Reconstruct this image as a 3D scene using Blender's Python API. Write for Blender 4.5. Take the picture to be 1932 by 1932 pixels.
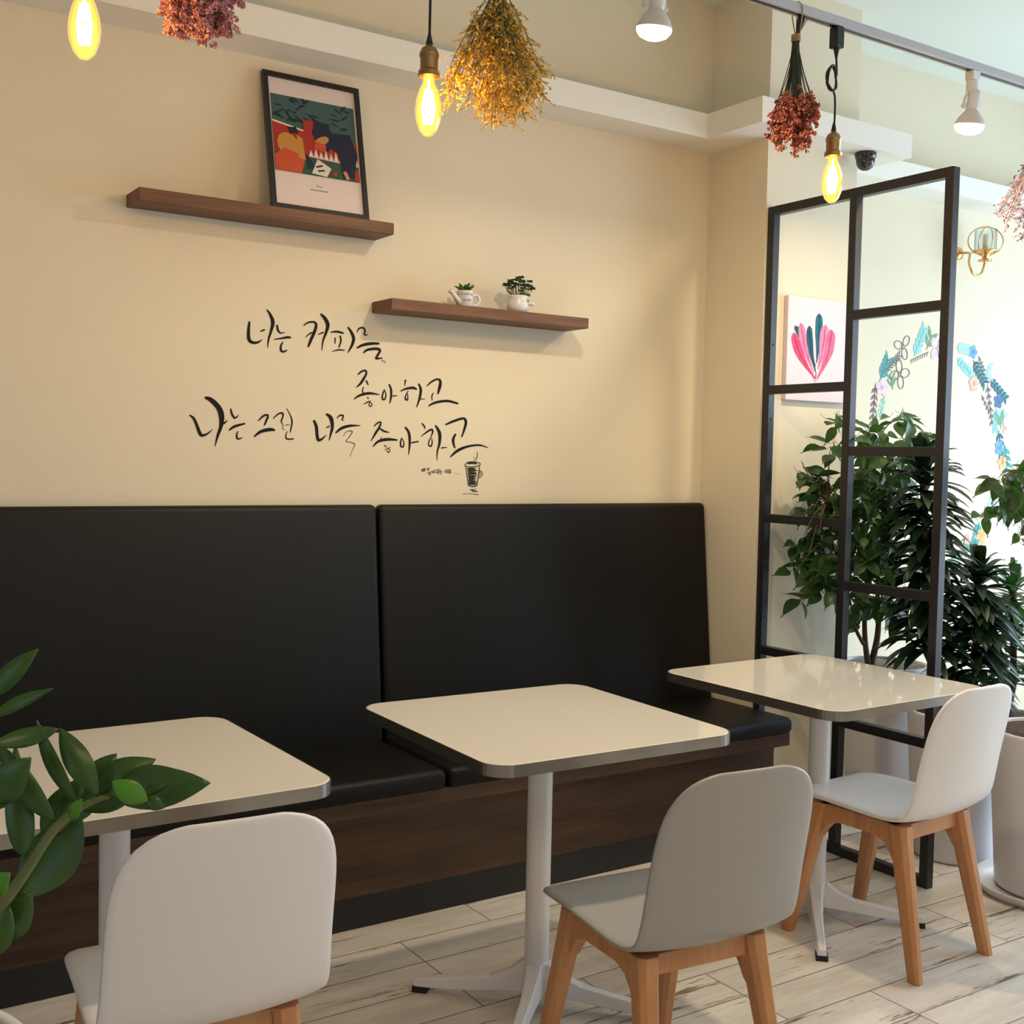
import bpy, math, random
from mathutils import Vector as V, Matrix, Quaternion
C = bpy.context.scene.collection
for o in list(bpy.data.objects): bpy.data.objects.remove(o)
sc = bpy.context.scene
PI = math.pi
# ------------------------------------------------------------------ camera
FPX = 2200.7; YAW, PITCH, ROLL = .5847, -.0473, .021
CP = V((0, -3.5, 1.388))
cy, sy, cp, sp = math.cos(YAW), math.sin(YAW), math.cos(PITCH), math.sin(PITCH)
FW = V((sy*cp, cy*cp, sp)); R0 = V((cy, -sy, 0)); U0 = R0.cross(FW)
RT = R0*math.cos(ROLL)+U0*math.sin(ROLL); UP = -R0*math.sin(ROLL)+U0*math.cos(ROLL)
cd = bpy.data.cameras.new('camera'); cam = bpy.data.objects.new('camera', cd); C.objects.link(cam)
cd.sensor_width = 36; cd.lens = 36*FPX/1932; cd.clip_start = .05
m = Matrix((RT, UP, -FW)).transposed().to_4x4(); m.translation = CP; cam.matrix_world = m
sc.camera = cam
def ray(u, v): return FW+RT*((u-966)/FPX)-UP*((v-966)/FPX)
def at(u, v, y):                      # measured point of the photo on the plane Y=y
    d = ray(u, v); return CP+d*((y-CP.y)/d.y)
def atx(u, v, x): d = ray(u, v); return CP+d*((x-CP.x)/d.x)
def atd(u, v, dep): return CP+ray(u, v)*dep
# ------------------------------------------------------------------ world, lights, exposure
vs = sc.view_settings; vs.view_transform = 'Standard'; vs.look = 'None'; vs.gamma = 1; vs.use_curve_mapping = False
vs.exposure = 0.0
w = bpy.data.worlds.new('world'); sc.world = w; w.use_nodes = True
bg = w.node_tree.nodes['Background']; bg.inputs[0].default_value = (.72, .86, 1, 1); bg.inputs[1].default_value = .4
def area(name, loc, look, sx, sy_, power, col):
    l = bpy.data.lights.new(name, 'AREA'); l.shape = 'RECTANGLE'; l.size = sx; l.size_y = sy_; l.energy = power; l.color = col
    o = bpy.data.objects.new(name, l); C.objects.link(o); o.location = loc
    o.rotation_euler = (V(look)-V(loc)).to_track_quat('-Z', 'Y').to_euler(); return o
area('daylight_right_window', (5.93, -1.9, 1.45), (3.0, -1.2, 1.15), 2.6, 2.2, 118, (.64, .82, 1))
area('daylight_front_window', (1.4, -6.4, 1.5), (1.4, 0, 1.1), 4.0, 2.0, 9, (.55, .75, 1))
area('daylight_left_window', (-3.35, -3.6, 1.5), (0, -1.6, 1.0), 2.0, 1.8, 9, (.45, .68, 1))
area('room_lamps', (1.5, -4.4, 3.1), (1.5, -4.0, 0), 4.0, 1.2, 40, (1, .68, .40))
BULB_W, SPOT_W = 7.0, 15.5
# ------------------------------------------------------------------ helpers
class MB:
    def __init__(s): s.v = []; s.f = []; s.m = []
    def add(s, vs_, fs, mi=0):
        b = len(s.v); s.v += [tuple(p) for p in vs_]; s.f += [tuple(b+i for i in f) for f in fs]; s.m += [mi]*len(fs); return s
    def box(s, a, b, mi=0):
        x0, y0, z0 = a; x1, y1, z1 = b
        return s.add([(x0,y0,z0),(x1,y0,z0),(x1,y1,z0),(x0,y1,z0),(x0,y0,z1),(x1,y0,z1),(x1,y1,z1),(x0,y1,z1)],
              [(0,3,2,1),(4,5,6,7),(0,1,5,4),(1,2,6,5),(2,3,7,6),(3,0,4,7)], mi)
    def obox(s, M, a, b, mi=0):
        n = len(s.v); s.box(a, b, mi); s.v[n:] = [tuple(M @ V(p)) for p in s.v[n:]]; return s
    def tube(s, pts, rad, n=8, mi=0, cap=True):
        pts = [V(p) for p in pts]; rs = rad if isinstance(rad, (list, tuple)) else [rad]*len(pts)
        vs_ = []; fs = []; up = None
        for i, p in enumerate(pts):
            t = (pts[min(i+1, len(pts)-1)]-pts[max(i-1, 0)]).normalized()
            if up is None: up = t.orthogonal().normalized()
            up = (up-t*up.dot(t));
            up = up.normalized() if up.length > 1e-6 else t.orthogonal().normalized()
            b = t.cross(up)
            for k in range(n):
                a = 2*PI*k/n; vs_.append(p+(up*math.cos(a)+b*math.sin(a))*rs[i])
        for i in range(len(pts)-1):
            for k in range(n):
                fs.append((i*n+k, i*n+(k+1) % n, (i+1)*n+(k+1) % n, (i+1)*n+k))
        if cap: fs.append(tuple(range(n))[::-1]); fs.append(tuple((len(pts)-1)*n+k for k in range(n)))
        return s.add(vs_, fs, mi)
    def lathe(s, prof, c=(0,0,0), n=32, mi=0, M=None):
        vs_ = []; fs = []
        for r, z in prof:
            for k in range(n):
                a = 2*PI*k/n; p = V((r*math.cos(a), r*math.sin(a), z)); p = (M @ p) if M else p+V(c); vs_.append(p)
        for i in range(len(prof)-1):
            for k in range(n): fs.append((i*n+k, i*n+(k+1) % n, (i+1)*n+(k+1) % n, (i+1)*n+k))
        if prof[0][0] > 0: fs.append(tuple(range(n))[::-1])
        if prof[-1][0] > 0: fs.append(tuple((len(prof)-1)*n+k for k in range(n)))
        return s.add(vs_, fs, mi)
    def leaf(s, base, tip, width, nrm, curl=0., fold=.15, seg=6, peak=.45, mi=0, twist=0.):
        base = V(base); tip = V(tip); a = tip-base; L = a.length
        if L < 1e-6: return s
        a.normalize(); nrm = V(nrm); side = a.cross(nrm)
        side = side.normalized() if side.length > 1e-4 else a.orthogonal().normalized()
        nn = side.cross(a); e = math.log(.5)/math.log(peak); vs_ = []; fs = []
        for i in range(seg+1):
            t = i/seg; wd = width/2*max(.02, math.sin(PI*t**e))**.85
            c = base+a*L*t+nn*(curl*L*math.sin(PI*t)); q = Quaternion(a, twist*t); sd = q @ side; n2 = q @ nn
            vs_ += [c-sd*wd+n2*wd*fold, c, c+sd*wd+n2*wd*fold]
        for i in range(seg):
            b = i*3; fs += [(b, b+1, b+4, b+3), (b+1, b+2, b+5, b+4)]
        return s.add(vs_, fs, mi)
    def build(s, name, mats, parent=None, smooth=False, bevel=0, seg=2, solid=0, subd=0):
        me = bpy.data.meshes.new(name); me.from_pydata(s.v, [], s.f)
        mats = mats if isinstance(mats, (list, tuple)) else [mats]
        for q in mats: me.materials.append(q)
        me.polygons.foreach_set('material_index', s.m)
        if smooth: me.polygons.foreach_set('use_smooth', [True]*len(me.polygons))
        me.update()
        o = bpy.data.objects.new(name, me); C.objects.link(o)
        if parent is not None:
            o.parent = parent; M = Matrix.Identity(4); p = parent
            chain = []
            while p: chain.append(p); p = p.parent
            root = chain[-1]
            o.matrix_parent_inverse = Matrix.Translation(root.location).inverted() if parent is root else Matrix.Identity(4)
            if parent is not root: o.matrix_parent_inverse = Matrix.Identity(4)
        if solid: k = o.modifiers.new('solid', 'SOLIDIFY'); k.thickness = solid; k.offset = 0
        if bevel: k = o.modifiers.new('bevel', 'BEVEL'); k.width = bevel; k.segments = seg; k.limit_method = 'ANGLE'; k.angle_limit = .6; k.harden_normals = False
        if subd: k = o.modifiers.new('sub', 'SUBSURF'); k.levels = subd; k.render_levels = subd
        return o
def tag(o, label=None, cat=None, group=None, kind=None):
    if label: o['label'] = label
    if cat: o['category'] = cat
    if group: o['group'] = group
    if kind: o['kind'] = kind
    return o
def thing(name, loc, label, cat, group=None):
    o = bpy.data.objects.new(name, None); C.objects.link(o); o.location = loc; o.empty_display_size = .05
    return tag(o, label, cat, group)
def struct(mb, name, mat, **k): return tag(mb.build(name, mat, **k), kind='structure')
def copy_tree(o, parent=None):
    c = o.copy(); C.objects.link(c); c.parent = parent
    if parent is not None: c.matrix_parent_inverse = o.matrix_parent_inverse.copy()
    for ch in [x for x in bpy.data.objects if x.parent is o]: copy_tree(ch, c)
    return c
def smooth_pts(P, n=6):
    P = [V(p) for p in P]; out = []
    for i in range(len(P)-1):
        p0 = P[max(i-1, 0)]; p1 = P[i]; p2 = P[i+1]; p3 = P[min(i+2, len(P)-1)]
        for k in range(n):
            t = k/n
            out.append(.5*((2*p1)+(p2-p0)*t+(2*p0-5*p1+4*p2-p3)*t*t+(3*p1-p0-3*p2+p3)*t**3))
    out.append(P[-1]); return out
# ------------------------------------------------------------------ materials
def srgb(c): return tuple((x/255/12.92 if x/255 <= .04045 else ((x/255+.055)/1.055)**2.4) for x in c)+(1,)
def M(name, col, rough=.5, metal=0., var=0., scale=8., spec=.5, bump=0., bscale=60., emit=None, es=0., coat=0., stretch=None, sss=0.):
    m_ = bpy.data.materials.new(name); m_.use_nodes = True; nt = m_.node_tree; b = nt.nodes['Principled BSDF']
    c = srgb(col); b.inputs['Base Color'].default_value = c; b.inputs['Roughness'].default_value = rough
    b.inputs['Metallic'].default_value = metal; b.inputs['Specular IOR Level'].default_value = spec
    if coat: b.inputs['Coat Weight'].default_value = coat; b.inputs['Coat Roughness'].default_value = .08
    tc = nt.nodes.new('ShaderNodeTexCoord'); mp = nt.nodes.new('ShaderNodeMapping'); nt.links.new(tc.outputs['Object'], mp.inputs[0])
    if stretch: mp.inputs['Scale'].default_value = stretch
    if var:
        n = nt.nodes.new('ShaderNodeTexNoise'); n.inputs['Scale'].default_value = scale; n.inputs['Detail'].default_value = 4
        nt.links.new(mp.outputs[0], n.inputs[0]); r = nt.nodes.new('ShaderNodeValToRGB')
        r.color_ramp.elements[0].position = .3; r.color_ramp.elements[1].position = .7
        r.color_ramp.elements[0].color = tuple(x*(1-var) for x in c[:3])+(1,); r.color_ramp.elements[1].color = tuple(min(1, x*(1+var)) for x in c[:3])+(1,)
        nt.links.new(n.outputs[0], r.inputs[0]); nt.links.new(r.outputs[0], b.inputs['Base Color'])
    if bump:
        n = nt.nodes.new('ShaderNodeTexNoise'); n.inputs['Scale'].default_value = bscale; n.inputs['Detail'].default_value = 3
        nt.links.new(mp.outputs[0], n.inputs[0]); bp = nt.nodes.new('ShaderNodeBump'); bp.inputs['Strength'].default_value = bump; bp.inputs['Distance'].default_value = .01
        nt.links.new(n.outputs[0], bp.inputs['Height']); nt.links.new(bp.outputs[0], b.inputs['Normal'])
    if emit: b.inputs['Emission Color'].default_value = srgb(emit); b.inputs['Emission Strength'].default_value = es
    return m_
def woodmat(name, dark, light, rough=.45, sc_=(2, 30, 30), coat=0.):
    m_ = M(name, light, rough, coat=coat); nt = m_.node_tree; b = nt.nodes['Principled BSDF']
    tc = [x for x in nt.nodes if x.type == 'TEX_COORD'][0]; mp = [x for x in nt.nodes if x.type == 'MAPPING'][0]; mp.inputs['Scale'].default_value = sc_
    n = nt.nodes.new('ShaderNodeTexNoise'); n.inputs['Scale'].default_value = 1.6; n.inputs['Detail'].default_value = 8; n.inputs['Roughness'].default_value = .65
    nt.links.new(mp.outputs[0], n.inputs[0]); r = nt.nodes.new('ShaderNodeValToRGB')
    r.color_ramp.elements[0].position = .32; r.color_ramp.elements[1].position = .68
    r.color_ramp.elements[0].color = srgb(dark); r.color_ramp.elements[1].color = srgb(light)
    nt.links.new(n.outputs[0], r.inputs[0]); nt.links.new(r.outputs[0], b.inputs['Base Color']); return m_
def floormat():
    m_ = bpy.data.materials.new('distressed_plank_tile'); m_.use_nodes = True; nt = m_.node_tree; b = nt.nodes['Principled BSDF']; L = nt.links.new
    def mth(op, a, b_=None, c_=None):
        n = nt.nodes.new('ShaderNodeMath'); n.operation = op
        for i, x in enumerate((a, b_, c_)):
            if x is None: continue
            if isinstance(x, (int, float)): n.inputs[i].default_value = x
            else: L(x, n.inputs[i])
        return n.outputs[0]
    def mix(f, a, c_):
        n = nt.nodes.new('ShaderNodeMix'); n.data_type = 'RGBA'
        if isinstance(f, float): n.inputs[0].default_value = f
        else: L(f, n.inputs[0])
        for i, x in ((6, a), (7, c_)):
            if isinstance(x, tuple): n.inputs[i].default_value = x
            else: L(x, n.inputs[i])
        return n.outputs[2]
    tc = nt.nodes.new('ShaderNodeTexCoord'); sx_ = nt.nodes.new('ShaderNodeSeparateXYZ'); L(tc.outputs['Object'], sx_.inputs[0])
    X, Y = sx_.outputs[0], sx_.outputs[1]
    W_, LN = .1505, .92
    yy = mth('DIVIDE', mth('ADD', Y, .617+15*W_), W_); row = mth('FLOOR', yy); fy = mth('SUBTRACT', yy, row)
    wn = nt.nodes.new('ShaderNodeTexWhiteNoise'); wn.noise_dimensions = '1D'; L(mth('ADD', row, 3.37), wn.inputs['W'])
    # three possible staggers, one third of a plank apart
    off = mth('MULTIPLY', mth('FLOOR', mth('MULTIPLY', wn.outputs[0], 2.999)), LN/3)
    xx = mth('DIVIDE', mth('ADD', mth('SUBTRACT', X, 1.555), mth('ADD', off, 10*LN)), LN); col = mth('FLOOR', xx); fx = mth('SUBTRACT', xx, col)
    ey = mth('MULTIPLY', mth('MINIMUM', fy, mth('SUBTRACT', 1., fy)), W_); ex = mth('MULTIPLY', mth('MINIMUM', fx, mth('SUBTRACT', 1., fx)), LN)
    edge = mth('MINIMUM', ex, ey)
    cb = nt.nodes.new('ShaderNodeCombineXYZ'); L(col, cb.inputs[0]); L(row, cb.inputs[1])
    w2 = nt.nodes.new('ShaderNodeTexWhiteNoise'); w2.noise_dimensions = '2D'; L(cb.outputs[0], w2.inputs[0])
    # coordinates shifted per plank
    va = nt.nodes.new('ShaderNodeVectorMath'); va.operation = 'SCALE'; L(w2.outputs['Color'], va.inputs[0]); va.inputs['Scale'].default_value = 17.
    vb = nt.nodes.new('ShaderNodeVectorMath'); vb.operation = 'ADD'; L(tc.outputs['Object'], vb.inputs[0]); L(va.outputs[0], vb.inputs[1])
    def noise(scale, st, det=5, rg=.6):
        mp = nt.nodes.new('ShaderNodeMapping'); mp.inputs['Scale'].default_value = st; L(vb.outputs[0], mp.inputs[0])
        n = nt.nodes.new('ShaderNodeTexNoise'); n.inputs['Scale'].default_value = scale; n.inputs['Detail'].default_value = det; n.inputs['Roughness'].default_value = rg
        L(mp.outputs[0], n.inputs[0]); return n.outputs[0]
    def ramp(x, p0, p1):
        n = nt.nodes.new('ShaderNodeMapRange'); n.inputs[1].default_value = p0; n.inputs[2].default_value = p1; n.clamp = True; L(x, n.inputs[0]); return n.outputs[0]
    base = mix(ramp(noise(1.2, (2.2, 14, 1)), .35, .7), srgb((212, 204, 194)), srgb((240, 235, 226)))
    base = mix(mth('MULTIPLY', ramp(noise(3., (2., 60, 1), 6, .7), .5, .72), .30), base, srgb((150, 140, 128)))
    base = mix(mth('MULTIPLY', w2.outputs[0], .18), base, srgb((178, 170, 160)))
    # worn brown scratches, more of them near the seams
    near = mth('SUBTRACT', 1., ramp(ey, 0., .03))
    s1 = noise(2.4, (1.6, 22, 1), 6, .72); s2 = noise(1.1, (1, 3, 1), 2, .5)
    scr = ramp(mth('ADD', mth('ADD', s1, mth('MULTIPLY', near, .075)), mth('MULTIPLY', mth('SUBTRACT', s2, .5), .35)), .632, .675)
    base = mix(mth('MULTIPLY', scr, .85), base, srgb((98, 78, 66)))
    seam = mth('SUBTRACT', 1., ramp(mth('ADD', edge, mth('MULTIPLY', mth('SUBTRACT', noise(9., (1, 1, 1)), .5), .0016)), .0009, .0028))
    base = mix(mth('MULTIPLY', seam, .9), base, srgb((104, 92, 86)))
    L(base, b.inputs['Base Color']); b.inputs['Roughness'].default_value = .38; b.inputs['Specular IOR Level'].default_value = .4
    bp = nt.nodes.new('ShaderNodeBump'); bp.inputs['Strength'].default_value = .25; bp.inputs['Distance'].default_value = .002; L(mth('SUBTRACT', 1., seam), bp.inputs['Height']); L(bp.outputs[0], b.inputs['Normal'])
    return m_
wall_m = M('cream_painted_wall', (227, 217, 193), .85, var=.015, scale=2.5, spec=.2, bump=.04, bscale=180)
trim_m = M('offwhite_moulding_paint', (234, 231, 222), .7, spec=.25)
ceil_m = M('ceiling_paint', (226, 231, 222), .85, spec=.2)
leath = M('black_leatherette', (11, 9, 8), .5, var=.06, scale=3, spec=.3, bump=.12, bscale=260)
leath2 = M('black_leatherette_piping', (20, 18, 17), .5)
benchwood = woodmat('dark_walnut_board', (56, 38, 25), (98, 69, 46), .5, (1.2, 14, 14))
kick_m = M('black_kickboard', (28, 28, 30), .55, var=.05)
shelfwood = woodmat('stained_shelf_wood', (84, 52, 34), (124, 82, 54), .55, (2, 26, 26))
oak = woodmat('beech_leg_wood', (176, 118, 74), (204, 148, 98), .42, (16, 16, 1.6))
lam = M('glossy_white_laminate', (246, 241, 232), .04, spec=.7, coat=.6)
steel = M('brushed_steel_edge', (150, 146, 140), .32, .9, var=.1, scale=12)
whitemetal = M('white_powder_coat', (226, 224, 226), .3, spec=.5)
rubber = M('black_rubber', (14, 14, 14), .6)
shellw = M('matte_white_plastic_shell', (228, 224, 222), .38, spec=.4)
shellg = M('matte_grey_plastic_shell', (160, 158, 155), .42, spec=.4)
blackmetal = M('black_powder_coated_steel', (34, 33, 36), .38, spec=.5, var=.08, scale=20)
framem = M('black_picture_frame', (26, 24, 23), .35)
pot_m = M('white_glazed_pot', (214, 212, 216), .3, spec=.5)
pebble = M('grey_pebbles', (150, 138, 124), .8, var=.55, scale=70, bump=1., bscale=70)
soil = M('bark_soil', (70, 50, 38), .95, var=.5, scale=60, bump=1., bscale=60)
leafd = M('ficus_leaf_green', (52, 82, 40), .36, var=.35, scale=9, spec=.5)
leafdr = M('dark_dracaena_leaf', (30, 52, 33), .38, var=.35, scale=7, spec=.45)
leafz = M('waxy_leaf_green', (62, 98, 38), .3, var=.3, scale=14, spec=.6)
leafzl = M('fresh_light_green_leaf', (92, 150, 50), .3, var=.15, scale=14)
bark = M('brown_bark', (92, 66, 54), .8, var=.3, scale=30, bump=.5)
stemz = M('olive_stem', (96, 104, 62), .5, var=.2, scale=40)
brass = M('aged_brass', (150, 124, 84), .38, .9, var=.1, scale=30)
gold = M('polished_gold', (222, 178, 110), .2, 1.)
blackp = M('black_plastic', (18, 18, 19), .35)
greyp = M('light_grey_track_plastic', (186, 186, 192), .4)
camd = M('glossy_dark_dome', (32, 30, 30), .12, spec=.7)
ink = M('black_ink_lettering', (26, 25, 26), .7, spec=.2)
inkg = M('grey_ink', (96, 88, 80), .8, spec=.1)
def leaf_trans(m_, k=.25):
    nt = m_.node_tree; b = nt.nodes['Principled BSDF']; out = nt.nodes['Material Output']
    t = nt.nodes.new('ShaderNodeBsdfTranslucent'); c = b.inputs['Base Color'].default_value; t.inputs[0].default_value = (min(1, c[0]*1.6), min(1, c[1]*1.9), c[2], 1)
    mx = nt.nodes.new('ShaderNodeMixShader'); mx.inputs[0].default_value = k
    nt.links.new(b.outputs[0], mx.inputs[1]); nt.links.new(t.outputs[0], mx.inputs[2]); nt.links.new(mx.outputs[0], out.inputs[0])
for q in (leafd, leafz, leafzl): leaf_trans(q)
leaf_trans(leafdr, .1)
def glassmat(name, tint, alpha=.85, rough=.03, es=0., ec=(255, 190, 90)):
    m_ = bpy.data.materials.new(name); m_.use_nodes = True; nt = m_.node_tree; nt.nodes.remove(nt.nodes['Principled BSDF']); out = nt.nodes['Material Output']
    t = nt.nodes.new('ShaderNodeBsdfTransparent'); t.inputs[0].default_value = srgb(tint)
    g = nt.nodes.new('ShaderNodeBsdfGlossy'); g.inputs['Roughness'].default_value = rough
    lw = nt.nodes.new('ShaderNodeLayerWeight'); lw.inputs[0].default_value = 1-alpha
    mx = nt.nodes.new('ShaderNodeMixShader'); nt.links.new(lw.outputs['Fresnel'], mx.inputs[0]); nt.links.new(t.outputs[0], mx.inputs[1]); nt.links.new(g.outputs[0], mx.inputs[2])
    last = mx.outputs[0]
    if es:
        e = nt.nodes.new('ShaderNodeEmission'); e.inputs[0].default_value = srgb(ec); e.inputs[1].default_value = es
        ad = nt.nodes.new('ShaderNodeAddShader'); nt.links.new(last, ad.inputs[0]); nt.links.new(e.outputs[0], ad.inputs[1]); last = ad.outputs[0]
    nt.links.new(last, out.inputs[0]); return m_
amber = glassmat('amber_bulb_glass', (255, 226, 160), .86, es=.8, ec=(255, 196, 84))
crystal = glassmat('clear_crystal', (246, 250, 252), .9, .08)
winglass = glassmat('window_glass', (250, 252, 252), .95)
fil = M('glowing_filament', (255, 230, 170), emit=(255, 224, 160), es=60)
led = M('frosted_lamp_face', (255, 255, 250), emit=(255, 246, 228), es=9)
# ------------------------------------------------------------------ the room
XL, XR, YF, ZC = -3.5, 6.1, -6.6, 3.18
struct(MB().box((XL-.1, YF-.1, -.1), (XR+.1, .1, 0)), 'floor', floormat())
struct(MB().box((XL-.1, YF-.1, ZC), (XR+.1, .1, ZC+.1)), 'ceiling', ceil_m)
struct(MB().box((XL, 0, 0), (XR, .1, ZC)), 'wall_back', wall_m)
# side and front walls with window openings
def wall_open(name, axis, pos, th, lo, hi, holes):
    mb = MB(); cur = lo
    def bx_(a, b, z0, z1):
        if b-a < 1e-4 or z1-z0 < 1e-4: return
        mb.box((pos, a, z0), (pos+th, b, z1)) if axis == 'x' else mb.box((a, pos, z0), (b, pos+th, z1))
    for a, b, z0, z1 in holes:
        bx_(cur, a, 0, ZC); bx_(a, b, 0, z0); bx_(a, b, z1, ZC); cur = b
    bx_(cur, hi, 0, ZC); return struct(mb, name, wall_m)
holes = [('wall_right', 'x', XR, .1, YF, 0, (-3.4, -.45, .25, 2.65)), ('wall_front', 'y', YF-.1, .1, XL, XR, (-.8, 3.6, .4, 2.6)), ('wall_left', 'x', XL-.1, .1, YF, 0, (-4.7, -2.5, .5, 2.5))]
for i, (nm, ax, ps, th, lo, hi, h) in enumerate(holes):
    wall_open(nm, ax, ps, th, lo, hi, [h])
    a, b, z0, z1 = h; mb = MB(); g = MB(); n = 4
    for k in range(n+1):
        c = a+(b-a)*k/n; c = min(max(c, a+.03), b-.03)
        mb.box((ps+.02, c-.03, z0), (ps+.07, c+.03, z1)) if ax == 'x' else mb.box((c-.03, ps+.02, z0), (c+.03, ps+.07, z1))
    for z in (z0, z1-.06): mb.box((ps+.02, a, z), (ps+.07, b, z+.06)) if ax == 'x' else mb.box((a, ps+.02, z), (b, ps+.07, z+.06))
    g.box((ps+.04, a, z0), (ps+.046, b, z1)) if ax == 'x' else g.box((a, ps+.04, z0), (b, ps+.046, z1))
    wf = struct(mb, 'window_%d' % (i+1), trim_m); g.build('window_glass', winglass, wf)
# pillar and the moulding that wraps wall and pillar
PX0, PX1, PY = 3.222, 3.719, -.3196
struct(MB().box((PX0, PY, 0), (PX1, .0, ZC)), 'wall_pillar', wall_m)
c0, c1, cw, cwp = 2.604, 2.6955, -.165, .129
mb = MB()
out = [(XL, cw), (3.056, cw), (3.056, PY-cwp), (3.884, PY-cwp), (3.884, cw), (XR, cw)]
inn = [(XL, 0), (PX0, 0), (PX0, PY), (PX1, PY), (PX1, 0), (XR, 0)]
vsl = []
for (x, y), (a, b) in zip(out, inn): vsl += [(x, y, c0), (x, y, c1), (a, b, c1), (a, b, c0)]
fs = []
for i in range(5):
    k = i*4
    for j in range(4): fs.append((k+j, k+4+j, k+4+(j+1) % 4, k+(j+1) % 4))
fs += [(3, 2, 1, 0), (20, 21, 22, 23)]
mb.add(vsl, fs); struct(mb, 'trim_1', trim_m)
struct(MB().box((3.719, -.012, 0), (XR, 0, .08)), 'baseboard_back', trim_m)
# ------------------------------------------------------------------ banquette
bx0, bx1 = -1.1, 3.216; sy0 = -.549
B = thing('banquette', (1, -.3, 0), 'long black upholstered banquette on a dark wood base along the cream wall', 'bench')
seams = [-.6+.0, 1.757, bx1]
def cushion(name, x0, x1, prof, parent, bev=.022):
    g = .003; mb = MB(); n = len(prof)
    vv = [(x0+g, y, z) for y, z in prof]+[(x1-g, y, z) for y, z in prof]
    mb.add(vv, [tuple(range(n))[::-1], tuple(range(n, 2*n))]+[(i, (i+1) % n, n+(i+1) % n, n+i) for i in range(n)])
    return mb.build(name, leath, parent, smooth=True, bevel=bev, seg=4)
for a, b in ((bx0, -.4), (-.4, 1.757), (1.757, bx1)):
    cushion('backrest_cushion', a, b, [(-.125, .40), (-.045, 1.22), (-.001, 1.22), (-.001, .40)], B, .018)
for a, b in ((bx0, .1), (.1, 1.75), (1.75, bx1)):
    cushion('seat_cushion', a, b, [(-.549, .395), (-.549, .456), (-.10, .456), (-.10, .395)], B)
MB().box((bx0, -.535, .35), (bx1-.008, -.02, .398)).build('seat_board', benchwood, B, bevel=.003)
MB().box((bx0, -.469, .093), (bx1-.02, -.02, .352)).build('bench_base', benchwood, B)
MB().box((bx0, -.4705, 0), (bx1-.022, -.03, .094)).build('kickboard', kick_m, B)
# ------------------------------------------------------------------ shelves
def shelf(x0, x1, z0, z1, d, label):
    return tag(MB().box((x0, -d, z0), (x1, 0, z1)).build('floating_shelf', shelfwood, None, bevel=.002), label, 'shelf')
shelf(.9445, 1.753, 2.0905, 2.1274, .133, 'upper brown wooden wall shelf holding the black framed print')
shelf(1.7447, 2.536, 1.852, 1.8885, .1406, 'lower brown wooden wall shelf holding two small potted plants')
# ------------------------------------------------------------------ framed print leaning on the upper shelf
FR = thing('framed_print', (1.5, -.07, 2.1275), 'black framed colourful print leaning against the wall on the upper shelf', 'picture')
tl = math.atan2(.095, .435); Wf, Hf = .326, .445
TM = Matrix.Translation((1.348, -.118, 2.1285)) @ Matrix.Rotation(-tl, 4, 'X')
mb = MB()
for a, b in (((0, 0, 0), (Wf, .018, .016)), ((0, 0, Hf-.016), (Wf, .018, Hf)), ((0, 0, .016), (.016, .018, Hf-.016)), ((Wf-.016, 0, .016), (Wf, .018, Hf-.016))): mb.obox(TM, a, b)
mb.build('frame', framem, FR, bevel=.001)
pc = {k: M('print_'+k, c, .5, spec=.3) for k, c in dict(paper=(222, 206, 200), teal=(66, 92, 92), dkteal=(30, 46, 48), red=(170, 50, 40), ochre=(196, 138, 66), navy=(36, 38, 58), flesh=(206, 140, 104), cream=(228, 214, 186), green=(52, 84, 66), orange=(196, 84, 46), white=(222, 212, 196)).items()}
PK = list(pc); pm = [pc[k] for k in PK]
pr = MB(); pr.obox(TM, (.014, .008, .014), (Wf-.014, .016, Hf-.014), 0)
pw0, ph0, pw1, ph1 = .022, .125, .304, .375    # picture area in the sheet
lay = [0]
def poly(pts, k):
    lay[0] += 1; d = .0078-.00006*lay[0]
    pr.add([TM @ V((pw0+(pw1-pw0)*x, d, ph0+(ph1-ph0)*z)) for x, z in pts], [tuple(range(len(pts)))], PK.index(k))
def blob(x, z, rx, rz, k, rot=0, n=14, a0=0, a1=2*PI):
    poly([(x+rx*math.cos(t)*math.cos(rot)-rz*math.sin(t)*math.sin(rot), z+rx*math.cos(t)*math.sin(rot)+rz*math.sin(t)*math.cos(rot)) for t in [a0+(a1-a0)*i/n for i in range(n)]], k)
poly([(0, 0), (1, 0), (1, 1), (0, 1)], 'teal')
random.seed(4)
for i in range(34):
    x, z = random.uniform(.04, .96), random.uniform(.66, .98); blob(x, z, random.uniform(.03, .07), .011, 'dkteal', random.uniform(-1, 1))
poly([(0, .18), (1, .18), (1, .52), (.36, .56), (0, .64)], 'red')
poly([(0, .63), (.36, .56), (.36, .58), (0, .655)], 'cream')
poly([(.36, .4), (.55, .4), (.55, .72), (.36, .72)], 'red')
poly([(0, 0), (1, 0), (1, .2), (0, .24)], 'green')
poly([(0, 0), (.3, 0), (.3, .14), (0, .18)], 'orange')
for i in range(9):                           # ragged pale fringe
    x = .40+.06*i; poly([(x, .24-.004*i), (x+.06, .235-.004*i), (x+.03, .33+.03*(i % 2))], 'white')
for i in range(6): poly([(.82+.03*i, .2), (.85+.03*i, .2), (.835+.03*i, .3)], 'cream')
blob(.17, .34, .13, .17, 'ochre', .25); poly([(0, .02), (.30, 0), (.36, .22), (.12, .30), (0, .2)], 'orange'); poly([(.28, .2), (.36, .18), (.34, .46), (.27, .5)], 'ochre')
poly([(.50, .74), (.66, .70), (.72, .52), (.64, .34), (.52, .40), (.46, .56)], 'navy'); poly([(.70, .60), (.92, .62), (1, .36), (.93, .04), (.80, .02), (.76, .34), (.66, .40)], 'navy')
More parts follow.
